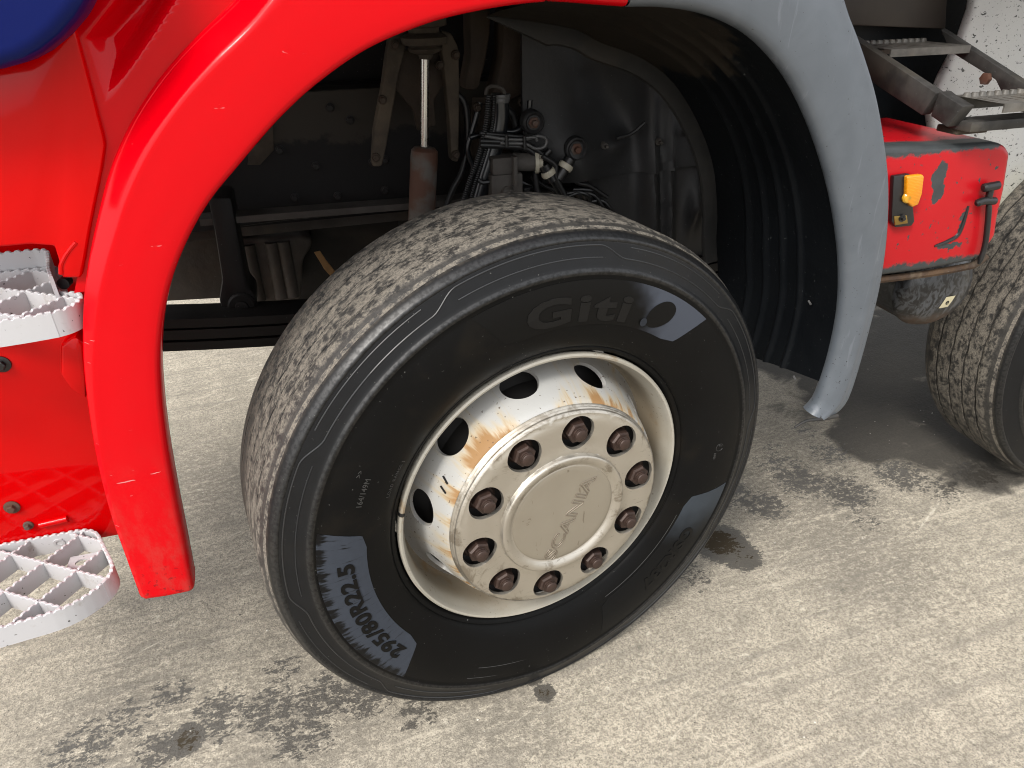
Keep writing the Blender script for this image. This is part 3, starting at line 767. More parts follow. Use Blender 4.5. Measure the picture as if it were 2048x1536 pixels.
def cap_text():
    v, f = text_mesh('SCANIA', .0345, 0., .0004, 1.05, 0., .0010)
    c_, s_ = math.cos(R(62.3)), math.sin(R(62.3)); out = []
    xs = .186 / (max(p.x for p in v) - min(p.x for p in v))
    for p in v:
        x, y_ = p.x * xs + .0, p.y - .0125
        X, Z = x * c_ - y_ * s_ + .011, x * s_ + y_ * c_ - .016
        out.append((X, -.0616 - p.z, Z))
    return obj('lettering', out, f, 'cap_line', wheel)
cap_text()
def nut_parts():
    b = B()
    b.turn((0, -.028, 0), (0, -1, 0), [(0, .0255), (.007, .0255), (.010, .0215)], 28)
    hexa = []
    for h, r, ch in ((.006, .0205, 0), (.0285, .0205, 0), (.0320, .0180, 1)):
        hexa.append([(r * math.cos(2 * math.pi * i / 6), -.028 - h, r * math.sin(2 * math.pi * i / 6)) for i in range(6)])
    b.loft(hexa, closed=True); b.add(hexa[2], [tuple(range(6))])
    b.turn((0, -.052, 0), (0, -1, 0), [(0, .0118), (.009, .0118), (.0095, .0110), (.0115, .0118), (.0135, .0118), (.014, .0110), (.0165, .0116), (.0180, .0108), (.0192, .0085)], 24)
    return b
nb = nut_parts(); nut0 = None
for k in range(10):
    a = R(8.6 + 36 * k)
    if nut0 is None: nut0 = nb.build('wheel_nut', 'nut', wheel, angle=30); o = nut0
    else: o = nut0.copy(); col.objects.link(o)
    o.location = (.1675 * math.cos(a), 0, .1675 * math.sin(a)); o.rotation_euler = (0, random.uniform(0, 1.), 0); o.parent = wheel
# black paint-marker ticks on the disc and the rim lip
def mark(ang, s_, w, l, tilt):
    rows = []
    for i in range(5):
        row = []
        for j in range(3):
            uu, vv = (i / 4 - .5) * l, (j / 2 - .5) * w
            du, dv = uu * math.cos(tilt) - vv * math.sin(tilt), uu * math.sin(tilt) + vv * math.cos(tilt)
            r, y_ = dp(s_ + dv / .14); t = R(ang) - du / r
            row.append(((r + .0007) * math.cos(t), y_ - .0006, (r + .0007) * math.sin(t)))
        rows.append(row)
    B().loft(rows).build('marker_tick', 'marker', wheel)
mark(151.5, .36, .0040, .013, 1.1); mark(155.8, .34, .0040, .013, 1.2)
B().loft([[(r * math.cos(R(a)), y_, r * math.sin(R(a))) for r, y_ in ((.2930, .003), (.2920, -.0026), (.2885, -.0051), (.2845, -.0041), (.2818, 0.))] for a in (166.5, 167.2, 167.9)]).build('marker_tick', 'marker', wheel)

# second-axle wheel and the far-side wheel: same tyre, rim and trim
def copy_wheel(name, loc, rz):
    e = empty(name, loc, truck); e.rotation_euler = (0, 0, rz)
    for ch in [c for c in col.objects if c.parent == wheel and c.name.split('.')[0] in ('tyre', 'rim', 'disc', 'brake_drum', 'hub_flange', 'hub_trim', 'hub_cap', 'wheel_nut')]:
        c = ch.copy(); col.objects.link(c); c.parent = e
    return e
w2 = copy_wheel('wheel', (1.800, .200, .5), 0)
for c in [c for c in col.objects if c.parent == w2 and c.name.startswith('tyre')]:
    bpy.data.objects.remove(c)
v, f, fm = tyre_mesh(.0038)
obj('tyre', v, f, None, w2, mats=['sidewall', 'tread'], fmat=fm, angle=50)
w2['label'] = 'dusty grooved second-axle wheel at the edge of the picture'
wheel['label'] = 'front wheel with pale rusty rim and ten brown nuts'

# ================================================================ front fender flare
inn = [(-0.6294, -0.0200, 0.4749), (-0.6205, -0.0200, 0.5737), (-0.6127, -0.0200, 0.6632), (-0.6027, -0.0200, 0.7545), (-0.5897, -0.0200, 0.8383), (-0.5740, -0.0200, 0.9077), (-0.5484, -0.0200, 0.9788), (-0.5163, -0.0200, 1.0380), (-0.4727, -0.0200, 1.0965), (-0.4214, -0.0200, 1.1458), (-0.3637, -0.0200, 1.1973), (-0.3091, -0.0200, 1.2367), (-0.2435, -0.0200, 1.2723), (-0.1667, -0.0200, 1.2974), (-0.1023, -0.0200, 1.3093), (-0.0498, -0.0200, 1.3152), (-0.0151, -0.0200, 1.3171)]
out_ = [(-0.7105, -0.0200, 0.4826), (-0.7092, -0.0200, 0.5666), (-0.7072, -0.0200, 0.6475), (-0.6993, -0.0200, 0.7396), (-0.6862, -0.0200, 0.8316), (-0.6716, -0.0200, 0.9082), (-0.6517, -0.0200, 0.9788), (-0.6293, -0.0200, 1.0379), (-0.6003, -0.0200, 1.0995), (-0.5723, -0.0200, 1.1519), (-0.5351, -0.0200, 1.2042), (-0.4904, -0.0200, 1.2513), (-0.4452, -0.0200, 1.2891), (-0.3903, -0.0200, 1.3295)] + [(-.325, -.02, 1.385), (-.24, -.02, 1.43), (-.13, -.02, 1.47), (-.02, -.02, 1.49)]
NF = 90
I_, O_ = spline(inn, NF), spline(out_, NF)
rows = []
for i in range(NF):
    a, b = I_[i], O_[i]; t = i / (NF - 1)
    w = math.hypot(b.x - a.x, b.z - a.z); dx, dz = (b.x - a.x) / w, (b.z - a.z) / w
    cw = .007 + .026 * sst(t, .16, .60); w1 = w - cw
    prof = [(.014, .040), (.002, .030), (0, .004), (.0, -.010), (.0012, -.0165), (.004, -.0200), (.009, -.0215)]
    for q in (.12, .3, .5, .7, .88): prof.append((.012 + (w1 - .012) * q, -.0215 - .003 * q - .0015 * math.sin(math.pi * q)))
    cd = cw * .85
    for q, e in ((-.10, .0), (-.02, .01), (.06, .06), (.16, .15), (.5, .47), (.84, .80), (.94, .91), (.985, 1.0), (1., 1.10)): prof.append((w1 + cw * q, -.0250 + cd * e))
    prof += [(w + .001, .03), (w + .002, .06)]
    rows.append([(a.x + dx * s_, y_, a.z + dz * s_) for s_, y_ in prof])
fl = B().loft(rows)
# rounded closed foot of the flare
r0 = rows[0]; foot = [[(p[0] - .0 , p[1], p[2]) for p in r0]]
cx_ = sum(p[0] for p in r0) / len(r0); cz_ = sum(p[2] for p in r0) / len(r0)
for k, (sh, dn) in enumerate(((1., .004), (.99, .008), (.96, .0105), (.90, .012), (.80, .0122))):
    foot.append([(cx_ + (p[0] - cx_) * sh + .0015 * k * 0, p[1] + (.010 * (1 - sh) * 4 if p[1] < .02 else 0), cz_ + (p[2] - cz_) * sh - dn) for p in r0])
fl.loft(foot)
flare = fl.build('fender_flare', 'flare', truck, angle=60)
flare['label'] = 'glossy red curved flare round the front of the wheel arch'
# short red piece behind the seam, up to the grey guard
seg_i = spline([(-0.0091, -0.0200, 1.3175), (0.0243, -0.0200, 1.3150), (0.0592, -0.0200, 1.3118), (0.0990, -0.0200, 1.3084)], 14)
rows = []
for i, a in enumerate(seg_i):
    rows.append([(a.x, y_, a.z + dz_) for dz_, y_ in ((.012, .04), (.001, .03), (0, 0), (.001, -.010), (.004, -.0165), (.010, -.0205), (.05, -.023), (.12, -.024), (.17, -.02))])
B().loft(rows).build('fender_extension', 'flare', truck, angle=60)

# body skin beside the flare with the pressed, upward-leaning pocket
def skin_y(x, z):
    y = .017
    tip = (-0.5656, 0.0170, 1.2221)
    # pocket: wedge opening upwards from its tip
    dz_ = z - tip[2]
    left = tip[0] + (.004 if dz_ < .07 else .004 + (dz_ - .07) * 1.15); right = tip[0] + .002 + dz_ * .93
    if dz_ > 0:
        e = min(x - left, right - x)
        y += .36 * min(dz_, .2) * sst(e, -.008, .024)
    return y
rows = []
def ridge_x(z):
    best = None
    for p in O_:
        if best is None or abs(p.z - z) < abs(best.z - z): best = p
    return best.x
NX_, NZ_ = 200, 340
for j in range(NZ_ + 1):
    z = .99 + .575 * j / NZ_; row = []
    xl = -.5765 + ((z - 1.176) * .47 - .001 if z < 1.176 else (z - 1.176) * .045); xr = ridge_x(z) + .014
    for i in range(NX_ + 1):
        x = xl + max(xr - xl, .01) * i / NX_
        row.append((x, skin_y(x, z), z))
    rows.append(row)
B().loft(rows).build('fender_skin', 'red', truck, angle=80)
# cab side panel above the steps
sill = [(-0.6926, 0.0080, 1.2661), (-0.6202, 0.0080, 1.2887), (-0.5710, 0.0080, 1.3063), (-0.5702, 0.0080, 1.3022), (-0.5709, 0.0080, 1.2711), (-0.5719, 0.0080, 1.2304), (-0.5733, 0.0080, 1.1866), (-0.5743, 0.0080, 1.1749), (-0.5860, 0.0080, 1.1469), (-0.6030, 0.0080, 1.1111), (-0.6204, 0.0080, 1.0741), (-0.6388, 0.0080, 1.0326), (-0.6483, 0.0080, 1.0123), (-0.6700, 0.0080, 1.0151), (-0.6668, 0.0080, 1.0393), (-0.6663, 0.0080, 1.0580), (-0.6921, 0.0080, 1.0629), (-0.7639, 0.0080, 1.0639)]
sp_ = B().prism(sill, (0, .05, 0), .006, 3).build('cab_sill', 'red_panel', truck, angle=50)
# raised press line on the sill
B().tube(spline([(-0.6698, 0.0090, 1.0202), (-0.6653, 0.0090, 1.0334), (-0.6540, 0.0090, 1.0476), (-0.6404, 0.0090, 1.0601)], 16), .003, 8).build('press_line', 'red_panel', truck)
# lower panel behind the steps, and the niche wall above it
B().box((-1.05, .150, .70), (.72, .06, .40), None, .006).build('cab_panel', 'red_panel', truck)
B().box((-1.10, .240, .985), (.90, .05, .30), None, .006).build('step_niche_wall', 'red_panel', truck)
B().prism([(-0.7279, 0.0850, 0.8893), (-0.7047, 0.0850, 0.9004), (-0.6947, 0.0850, 0.8841), (-0.7208, 0.0850, 0.7937), (-0.7368, 0.0850, 0.8144), (-0.7423, 0.0850, 0.8414)], (0, .05, 0), .006).build('panel_bracket', 'red_panel', truck)
for (x_, y_) in ((4, 728), (24, 1014)):
    p = (-0.6677, 0.1200, 1.3323) if False else None
for p, r_, mt in (((-0.8247, 0.1195, 0.8562), .013, 'black'), ((-0.8951, 0.1195, 0.5991), .012, 'rust_tube'), ((-0.8840, 0.1195, 0.5573), .008, 'rust_tube')):
    b = B().turn(p, (0, -1, 0), [(0, r_), (.002, r_), (.003, r_ * .8)], 24)
    b.turn((p[0], p[1] - .003, p[2]), (0, -1, 0), [(0, r_ * .58), (.006, r_ * .58), (.007, r_ * .45)], 6)
    b.build('panel_bolt', mt, truck, angle=30)
B().tube([(-0.8668, 0.1170, 0.5549), (-0.8237, 0.1170, 0.5581)], .006, 10).build('press_line', 'red_panel', truck)
B().cyl((-0.6883, 0.0600, 0.9892), (-0.6866, 0.0750, 0.9892), .008).build('panel_bolt', 'black', truck)

# blue door corner overhanging the sill
door = [(-0.6514, -0.0750, 1.2694), (-0.6324, -0.0750, 1.2713), (-0.6098, -0.0750, 1.2765), (-0.5908, -0.0750, 1.2848), (-0.5675, -0.0750, 1.2995), (-0.5487, -0.0750, 1.3152), (-0.5348, -0.0750, 1.3276)] + [(-.517, -.075, 1.36), (-.520, -.075, 1.9), (-1.4, -.075, 1.9), (-1.4, -.075, 1.262)]
B().prism(door, (0, .075, 0), .034, 8).build('cab_door', 'blue', truck, angle=60)['label'] = 'blue rounded lower corner of the cab door'

# ---------------------------------------------------------------- white lattice steps
def notch_ribbon(path, z0, h, th, pitch=.0125, nd=.0022, closed=False):
    """upright strip along a path with a toothed top edge"""
    P_ = [Vector(p) for p in path]
    if closed: P_.append(P_[0])
    L = [0]
    for a, b in zip(P_, P_[1:]): L.append(L[-1] + (b - a).length)
    n = max(2, int(L[-1] / (pitch / 5))); pts = []; j = 0
    for i in range(n + 1):
        s_ = L[-1] * i / n
        while j < len(P_) - 2 and L[j + 1] < s_: j += 1
        pts.append(P_[j].lerp(P_[j + 1], (s_ - L[j]) / max(L[j + 1] - L[j], 1e-9)))
    rows = []
    for i, p in enumerate(pts):
        t = (pts[min(i + 1, n)] - pts[max(i - 1, 0)])
        if closed and i in (0, n): t = pts[1] - pts[n - 1]
        t.normalize(); nn = Vector((-t.y, t.x, 0)) * th / 2
        ph = (i % 5) / 5; top = z0 + h - (nd if ph >= .6 else 0)
        rows.append([(p.x - nn.x, p.y - nn.y, z0), (p.x - nn.x, p.y - nn.y, top - .0008), (p.x - nn.x * .6, p.y - nn.y * .6, top),
                     (p.x + nn.x * .6, p.y + nn.y * .6, top), (p.x + nn.x, p.y + nn.y, top - .0008), (p.x + nn.x, p.y + nn.y, z0)])
    b = B().loft(rows, closed=True)
    if not closed:
        m_ = len(rows[0]); b.f.append(tuple(range(m_))); b.f.append(tuple(range((len(rows) - 1) * m_, len(rows) * m_)))
    return b
def rounded(poly, rad, seg=7):
    out = []
    n = len(poly)
    for i in range(n):
        p, a, b = Vector(poly[i]), Vector(poly[i - 1]), Vector(poly[(i + 1) % n])
        u, w = (a - p).normalized(), (b - p).normalized(); r_ = rad[i] if isinstance(rad, list) else rad
        for k in range(seg + 1):
            t = k / seg; q0, q1 = p + u * r_, p + w * r_
            out.append(q0 * (1 - t) ** 2 + p * 2 * t * (1 - t) + q1 * t * t)
    return out
def inside(poly, x, y):
    c_ = False; j = len(poly) - 1
    for i in range(len(poly)):
        if (poly[i][1] > y) != (poly[j][1] > y) and x < (poly[j][0] - poly[i][0]) * (y - poly[i][1]) / (poly[j][1] - poly[i][1]) + poly[i][0]: c_ = not c_
        j = i
    return c_
def clip_line(poly, p, dirv):
    ts = []
    n = len(poly)
    for i in range(n):
        a, b = poly[i], poly[(i + 1) % n]; ex, ey = b[0] - a[0], b[1] - a[1]
        den = dirv[0] * ey - dirv[1] * ex
        if abs(den) < 1e-9: continue
        t = ((a[0] - p[0]) * ey - (a[1] - p[1]) * ex) / den; s_ = ((a[0] - p[0]) * dirv[1] - (a[1] - p[1]) * dirv[0]) / den
        if 0 <= s_ < 1: ts.append(t)
    ts.sort(); return [(ts[i], ts[i + 1]) for i in range(0, len(ts) - 1, 2)]
def cab_step(name, poly, rad, ztop, h, hb, dirs, pitch, offs, label):
    st = empty(name, (poly[0][0], poly[0][1], ztop - h), truck); st['label'] = label
    org = Vector((poly[0][0], poly[0][1], ztop - h))
    path = [Vector((p.x, p.y, 0)) for p in rounded([(x, y, 0) for x, y in poly], rad)]
    loc = [p - Vector((org.x, org.y, 0)) for p in path]
    notch_ribbon(loc, 0, h, .0055, closed=True).build('step_rim', 'white_step', st, angle=30)
    flat = [(p.x, p.y) for p in path]
    for dv, of in zip(dirs, offs):
        nrm = (-dv[1], dv[0])
        for k in range(-14, 15):
            p = (org.x + nrm[0] * (k * pitch + of), org.y + nrm[1] * (k * pitch + of))
            for t0, t1 in clip_line(flat, p, dv):
                if t1 - t0 < .02: continue
                a = Vector((p[0] + dv[0] * t0, p[1] + dv[1] * t0, 0)) - Vector((org.x, org.y, 0)); b = Vector((p[0] + dv[0] * t1, p[1] + dv[1] * t1, 0)) - Vector((org.x, org.y, 0))
                notch_ribbon([a, b], .001, h - .0035, .0042).build('step_rib', 'white_step', st, angle=30)
    return st, org
# lower step: top of the rim at 0.53 m
d1 = Vector((.60, .80, 0)).normalized(); d2 = Vector((-.83, .55, 0)).normalized()
st1, og = cab_step('cab_step', [(-.790, .116), (-.7345, -.010), (-.775, -.071), (-.93, -.092), (-1.30, -.092), (-1.30, .116)], [.03, .03, .05, .05, .02, .02], .532, .038, .04,
         ((d1.x, d1.y), (d2.x, d2.y)), .068, (.012, .022), 'lower white plastic lattice step below the cab')
b = B().turn(((-0.8491, 0.1099, 0.5250)[0] - og.x, (-0.8491, 0.1099, 0.5250)[1] - og.y + .02, .022), (0, -1, -.15), [(0, .010), (.018, .009), (.018, .005), (.012, .0045)], 18)
b.build('bolt_sleeve', 'white_step', st1)
pt = (-0.8294, 0.0469, 0.5200)
n1, n2 = (-d1.y, d1.x), (-d2.y, d2.x)
q1 = round(((pt[0] - og.x) * n1[0] + (pt[1] - og.y) * n1[1] - .012) / .068 - .5) * .068 + .012 + .034
q2 = round(((pt[0] - og.x) * n2[0] + (pt[1] - og.y) * n2[1] - .022) / .068 - .5) * .068 + .022 + .034
det = n1[0] * n2[1] - n1[1] * n2[0]
tx, ty = (q1 * n2[1] - q2 * n1[1]) / det, (n1[0] * q2 - n2[0] * q1) / det
def fnt(u, w_, d_): return (tx + u, ty + w_, .012 - d_)
V, F = holed(fnt, -.021, .021, -.019, .019, 0, 0, .010, .008, lips=((1., .003),), m_=24, k=2)
B().add(V, F).build('fixing_tab', 'white_step', st1)
# upper step
st2, og2 = cab_step('cab_step', [(-.722, .170), (-.697, .055), (-.660, .038), (-.665, -.016), (-.735, -.030), (-1.30, -.034), (-1.30, .170)], [.02, .012, .018, .03, .05, .02, .02], .982, .036, .05,
         ((d1.x, d1.y), (d2.x, d2.y)), .068, (.030, .020), 'upper white plastic lattice step beside the flare')
notch_ribbon([Vector((x - og2.x, y - og2.y, 0)) for x, y in ((-1.30, .178), (-.748, .178), (-.735, .174), (-.726, .160), (-.706, .080), (-.694, .042))], .0, .062, .005).build('step_upstand', 'white_step', st2, angle=30)

# ================================================================ rear guard of the arch
gi = [(0.1071, -0.0150, 1.3075), (0.1555, -0.0150, 1.3062), (0.2088, -0.0150, 1.2993), (0.2613, -0.0150, 1.2842), (0.3137, -0.0150, 1.2583), (0.3678, -0.0150, 1.2155), (0.4162, -0.0150, 1.1602), (0.4665, -0.0150, 1.0852), (0.5136, -0.0150, 0.9954), (0.5529, -0.0150, 0.8933), (0.5753, -0.0150, 0.7935), (0.5794, -0.0150, 0.6988), (0.5721, -0.0150, 0.6164), (0.5648, -0.0150, 0.5888), (0.5542, -0.0150, 0.5744)]
go = [(.115, -.015, 1.49)] + [(.19, -.015, 1.478), (.29, -.015, 1.435)] + [(0.4210, -0.0150, 1.3335), (0.4578, -0.0150, 1.2885), (0.4961, -0.0150, 1.2372), (0.5363, -0.0150, 1.1751), (0.5720, -0.0150, 1.1048), (0.6032, -0.0150, 1.0293), (0.6268, -0.0150, 0.9399), (0.6399, -0.0150, 0.8442), (0.6423, -0.0150, 0.7580), (0.6409, -0.0150, 0.6720), (0.6364, -0.0150, 0.6104), (0.6255, -0.0150, 0.5796), (0.5960, -0.0150, 0.5555)]
NG = 80
GI, GO = spline(gi, NG), spline(go, NG)
rows = []
for i in range(NG):
    a, b = GI[i], GO[i]; w = math.hypot(b.x - a.x, b.z - a.z); dx, dz = (b.x - a.x) / w, (b.z - a.z) / w
    kk = min(1., w / .06); prof = [(.012 * kk, .030), (.002 * kk, .018), (.000, .008), (.0015 * kk, .000), (.006 * kk, -.0065), (.013 * kk, -.0105), (.022 * kk, -.0125)]
    prof += [(.022 * kk + (w - .034 * kk) * q, -.0125 - .004 * math.sin(math.pi * q)) for q in (.2, .4, .6, .8, 1.)]
    prof += [(w - .007 * kk, -.0125), (w - .003, -.0110), (w - .001, -.0075), (w, -.003), (w, .012), (w - .002, .05)]
    rows.append([(a.x + dx * s_, y_, a.z + dz * s_) for s_, y_ in prof])
gb = B().loft(rows)
gb.build('arch_guard', 'grey', truck, angle=60)['label'] = 'satin grey curved guard round the rear of the wheel arch'
B().tube(spline([(0.6126, -0.0120, 0.5648), (0.5727, -0.0120, 0.5642), (0.5397, -0.0120, 0.5659), (0.5155, -0.0120, 0.5553)], 12), [.0055 - .0003 * i for i in range(12)], 10).build('guard_lip', 'flange', truck)
# ribbed black liner under the grey guard
hi = [(.02, .42, 1.285)] + [(0.1834, 0.4200, 1.2577), (0.2439, 0.4200, 1.2313), (0.3308, 0.4200, 1.2011), (0.4073, 0.4200, 1.1511), (0.4746, 0.4200, 1.0687), (0.5231, 0.4200, 0.9761), (0.5489, 0.4200, 0.8729), (0.5565, 0.4200, 0.8011)] + [(.575, .42, .70), (.568, .42, .60), (.552, .42, .535)]
go2 = [(GI[0].x - .0, .012, GI[0].z + .006)] + [(p.x + .003, .012, p.z + .004) for p in GI[2:78:4]]
NL = 70
A_, H_ = spline(go2, NL), spline(hi, NL)
rows = []
NY = 110
for i in range(NL):
    a, b = A_[i], H_[i]
    t_ = (A_[min(i + 1, NL - 1)] - A_[max(i - 1, 0)]); t_.y = 0; t_.normalize(); nr = Vector((-t_.z, 0, t_.x))
    if nr.dot(Vector((a.x, 0, a.z - .6))) < 0: nr = -nr
    row = []
    for j in range(NY + 1):
        u = j / NY; p = a.lerp(b, u)
        env = sst(i, 8, 22)
        rib = sum(math.exp(-((u - c_) / .017) ** 2) for c_ in (.30, .44, .58, .72)) * env
        bowl = math.sin(math.pi * u) * .012
        row.append(p + nr * (bowl - .008 * rib))
    rows.append(row)
B().loft(rows).build('arch_liner', 'liner', truck, angle=60)['label'] = 'black ribbed liner inside the rear half of the arch'
# inboard return flange
rows = []
for i in range(NL - 14):
    b = H_[i]; t_ = (H_[min(i + 1, NL - 1)] - H_[max(i - 1, 0)]); t_.normalize(); nr = Vector((-t_.z, 0, t_.x))
    if nr.dot(Vector((b.x, 0, b.z - .6))) < 0: nr = -nr
    wd = .034 if i > 8 else .034 * i / 8 + .004
    rows.append([b + nr * .002, b - nr * .002 + Vector((0, -.003, 0)), b - nr * wd * .9 + Vector((0, -.002, 0)), b - nr * wd + Vector((0, .004, 0)), b - nr * wd * .95 + Vector((0, .01, 0))])
B().loft(rows).build('liner_flange', 'flange', truck, angle=50)
for x_, y_, r_ in ((0, 0, 0),):
    pass
for p in ((0.5800, 0.1045, 0.9080), (0.5850, 0.0995, 0.7701), (0.5700, 0.3390, 0.9150), (0.5700, 0.0801, 0.6110), (0.4400, 0.2335, 1.1703)):
    B().tube([Vector(p) + Vector((-.004, 0, .004)), Vector(p) + Vector((-.006, -.010, .001))], .0022, 8).build('clip_pin', 'cable_grey', truck)

# ================================================================ inside the arch
# moulded shield, upper and lower
def bump2(x, z, cx, cz, sx, sz, h, ang=0):
    c_, s_ = math.cos(ang), math.sin(ang); u = (x - cx) * c_ + (z - cz) * s_; w = -(x - cx) * s_ + (z - cz) * c_
    return h * math.exp(-(u / sx) ** 2 - (w / sz) ** 2)
def shield_y(x, z, low):
    y = .50
    y -= bump2(x, z, .22, 1.00, .055, .075, .045, .5)         # pocket wall by the bolts
    y += bump2(x, z, .33, 1.10, .06, .13, .05, .6)            # hollow
    y -= bump2(x, z, .42, .90, .020, .30, .042, .10)          # upright ribs
    y -= bump2(x, z, .47, .86, .016, .26, .032, .10)
    y -= bump2(x, z, .335, 1.02, .03, .02, .02)
    y -= bump2(x, z, .54, .86, .018, .06, .03)
    y += .0
    return y + (.012 if low else 0)
def patch(name, x0, x1, zb, zt, fy, mat, nx=70, nz=60):
    rows = []
    for j in range(nz + 1):
        row = []
        for i in range(nx + 1):
            x = x0 + (x1 - x0) * i / nx; z0_, z1_ = zb(x), zt(x); z = z0_ + (z1_ - z0_) * j / nz
            row.append((x, fy(x, z), z))
        rows.append(row)
    b = B().loft(rows)
    # thickness: folded-back rim
    ring_ = [rows[0][i] for i in range(nx + 1)] + [rows[j][-1] for j in range(1, nz + 1)] + [rows[-1][i] for i in range(nx - 1, -1, -1)] + [rows[j][0] for j in range(nz - 1, -1, -1)]
    b.loft([ring_, [(p[0], p[1] + .012, p[2]) for p in ring_]])
    return b.build(name, mat, truck, angle=50)
patch('noise_shield', .110, .625, lambda x: .995 + (-.045 if x < .17 else -.045 + (x - .17) * .02) + (.03 if x < .15 else 0), lambda x: 1.30 - .1 * sst(x, .3, .6), lambda x, z: shield_y(x, z, 0), 'shield')
patch('noise_shield', .262, .66, lambda x: .52, lambda x: .948 + (x - .17) * .02, lambda x, z: shield_y(x, z, 1) + .004, 'shield')
for p, r_ in (((0.1216, 0.4620, 1.0848), .024), ((0.2162, 0.4620, 1.0251), .026)):
    b = B().turn(p, (0, -1, 0), [(-.02, r_), (0, r_), (.006, r_ * .92), (.008, r_ * .8), (.002, r_ * .6), (.002, .3 * r_)], 32)
    b.build('shield_washer', 'shield', truck)
    b = B().turn(p, (0, -1, 0), [(0, r_ * .5), (.004, r_ * .5), (.005, r_ * .42)], 6); b.turn(p, (0, -1, 0), [(0, r_ * .25), (.016, r_ * .25), (.017, r_ * .2)], 14)
    b.build('shield_bolt', 'rust_tube', truck, angle=30)
for p in ((0.3175, 0.4850, 1.1820), (0.4215, 0.4850, 1.0205), (0.4959, 0.4850, 1.0367), (0.4460, 0.4850, 1.1015), (0.3400, 0.4900, 1.2137), (0.2944, 0.4900, 1.0202)):
    b = B().turn(p, (0, -1, 0), [(-.02, .008), (0, .008), (.003, .006)], 14); b.turn(p, (0, -1, 0), [(0, .0035), (.014, .0035), (.015, .0025)], 10)
    b.build('shield_bolt', 'cast', truck, angle=40)
B().tube(spline([(0.3040, 0.4550, 1.0416), (0.3382, 0.4550, 1.0485), (0.3691, 0.4550, 1.0699)], 10), .004, 8).build('cable_tie', 'cable', truck)
B().box((.305, .53, .86), (.014, .006, .14), Matrix.Rotation(R(4), 3, 'Y')).build('slotted_strap', 'dusty_steel', truck)

# arch roof, chassis rail and the dark volume behind
rf = []
for i in range(25):
    x = -.62 + 1.0 * i / 24; z = 1.338 + .02 * math.sin(i * .4)
    rf.append([(x, y_, z + .02 * math.sin(y_ * 9)) for y_ in (.03, .12, .22, .32, .45, .6, .75, .95)])
B().loft(rf).build('arch_roof', 'roof_dust', truck)
b = B()
b.box((1.15, .705, .998), (4.9, .010, .278)); b.box((1.15, .745, 1.132), (4.9, .074, .012)); b.box((1.15, .745, .864), (4.9, .074, .012))
b.build('chassis_rail', 'rail', truck, smooth=False)
B().box((1.15, 1.75, .998), (4.9, .01, .278)).build('chassis_rail', 'chassis', truck, smooth=False)
for p in [(-0.3182, 0.6980, 0.9821), (-0.4376, 0.6980, 1.0471), (-0.2803, 0.6980, 0.9108), (-0.1700, 0.6980, 0.9148), (-0.2304, 0.6980, 1.0752), (-0.1917, 0.6980, 0.9798), (-0.3750, 0.6980, 0.9161), (-0.3895, 0.6980, 1.0225), (-0.1627, 0.6980, 0.9831), (-0.2699, 0.6980, 1.1037)]:
    b = B().turn(p, (0, -1, 0), [(0, .010), (.002, .010), (.003, .008)], 16); b.turn(p, (0, -1, 0), [(.002, .0075), (.010, .0075), (.011, .006)], 6)
    b.build('rail_bolt', 'chassis', truck, angle=30)
B().prism([(-0.4196, 0.6950, 1.0877), (-0.3950, 0.6950, 1.0810), (-0.4020, 0.6950, 1.0240), (-0.4370, 0.6950, 0.9945), (-0.4629, 0.6950, 0.9966), (-0.4476, 0.6950, 1.0484)], (0, .008, 0), .001).build('rail_plate', 'dusty_steel', truck)
# cab floor and mounting brackets above the rail
B().box((-.20, 1.22, 1.46), (1.6, 2.30, .18)).build('cab_floor', 'chassis_dark', truck, smooth=False)
B().box((-.35, .86, 1.26), (1.3, .08, .24), None, .01).build('cab_subframe', 'chassis_dark', truck)
def slab(name, pts, Y, dpt, mat, bev=.004): return B().prism(pts, (0, dpt, 0), bev, 2).build(name, mat, truck, angle=40)
slab('cab_mount_arm', [(0.0283, 0.6000, 1.2919), (0.0778, 0.6000, 1.2906), (0.0729, 0.6000, 1.2399), (0.0601, 0.6000, 1.1831), (0.0426, 0.6000, 1.1325), (0.0096, 0.6000, 1.1343), (0.0262, 0.6000, 1.2038)], .60, .07, 'brown', .012)
slab('cab_mount_arm', [(0.0908, 0.5700, 1.2911), (0.1901, 0.5700, 1.2885), (0.1794, 0.5700, 1.2612), (0.1554, 0.5700, 1.2341), (0.1486, 0.5700, 1.1818), (0.1460, 0.5700, 1.1276), (0.0805, 0.5700, 1.1010), (0.0644, 0.5700, 1.1220), (0.0875, 0.5700, 1.2037)], .57, .08, 'brown', .018)
# shock absorber: bracket, rod, tube
slab('shock_bracket_leg', [(-0.1459, 0.5300, 1.2552), (-0.1228, 0.5300, 1.2647), (-0.1088, 0.5300, 1.2591), (-0.1175, 0.5300, 1.2279), (-0.1358, 0.5300, 1.1801), (-0.1542, 0.5300, 1.1158), (-0.1734, 0.5300, 1.0489), (-0.1883, 0.5300, 1.0056), (-0.2089, 0.5300, 1.0073), (-0.1967, 0.5300, 1.0781), (-0.1718, 0.5300, 1.1581), (-0.1547, 0.5300, 1.2258)], .53, .035, 'dusty_steel', .006)
slab('shock_bracket_leg', [(-0.0480, 0.5300, 1.2571), (-0.0254, 0.5300, 1.2510), (-0.0119, 0.5300, 1.2237), (-0.0136, 0.5300, 1.1554), (-0.0244, 0.5300, 1.0008), (-0.0415, 0.5300, 1.0063), (-0.0406, 0.5300, 1.0894), (-0.0440, 0.5300, 1.1664), (-0.0470, 0.5300, 1.2125)], .53, .035, 'dusty_steel', .006)
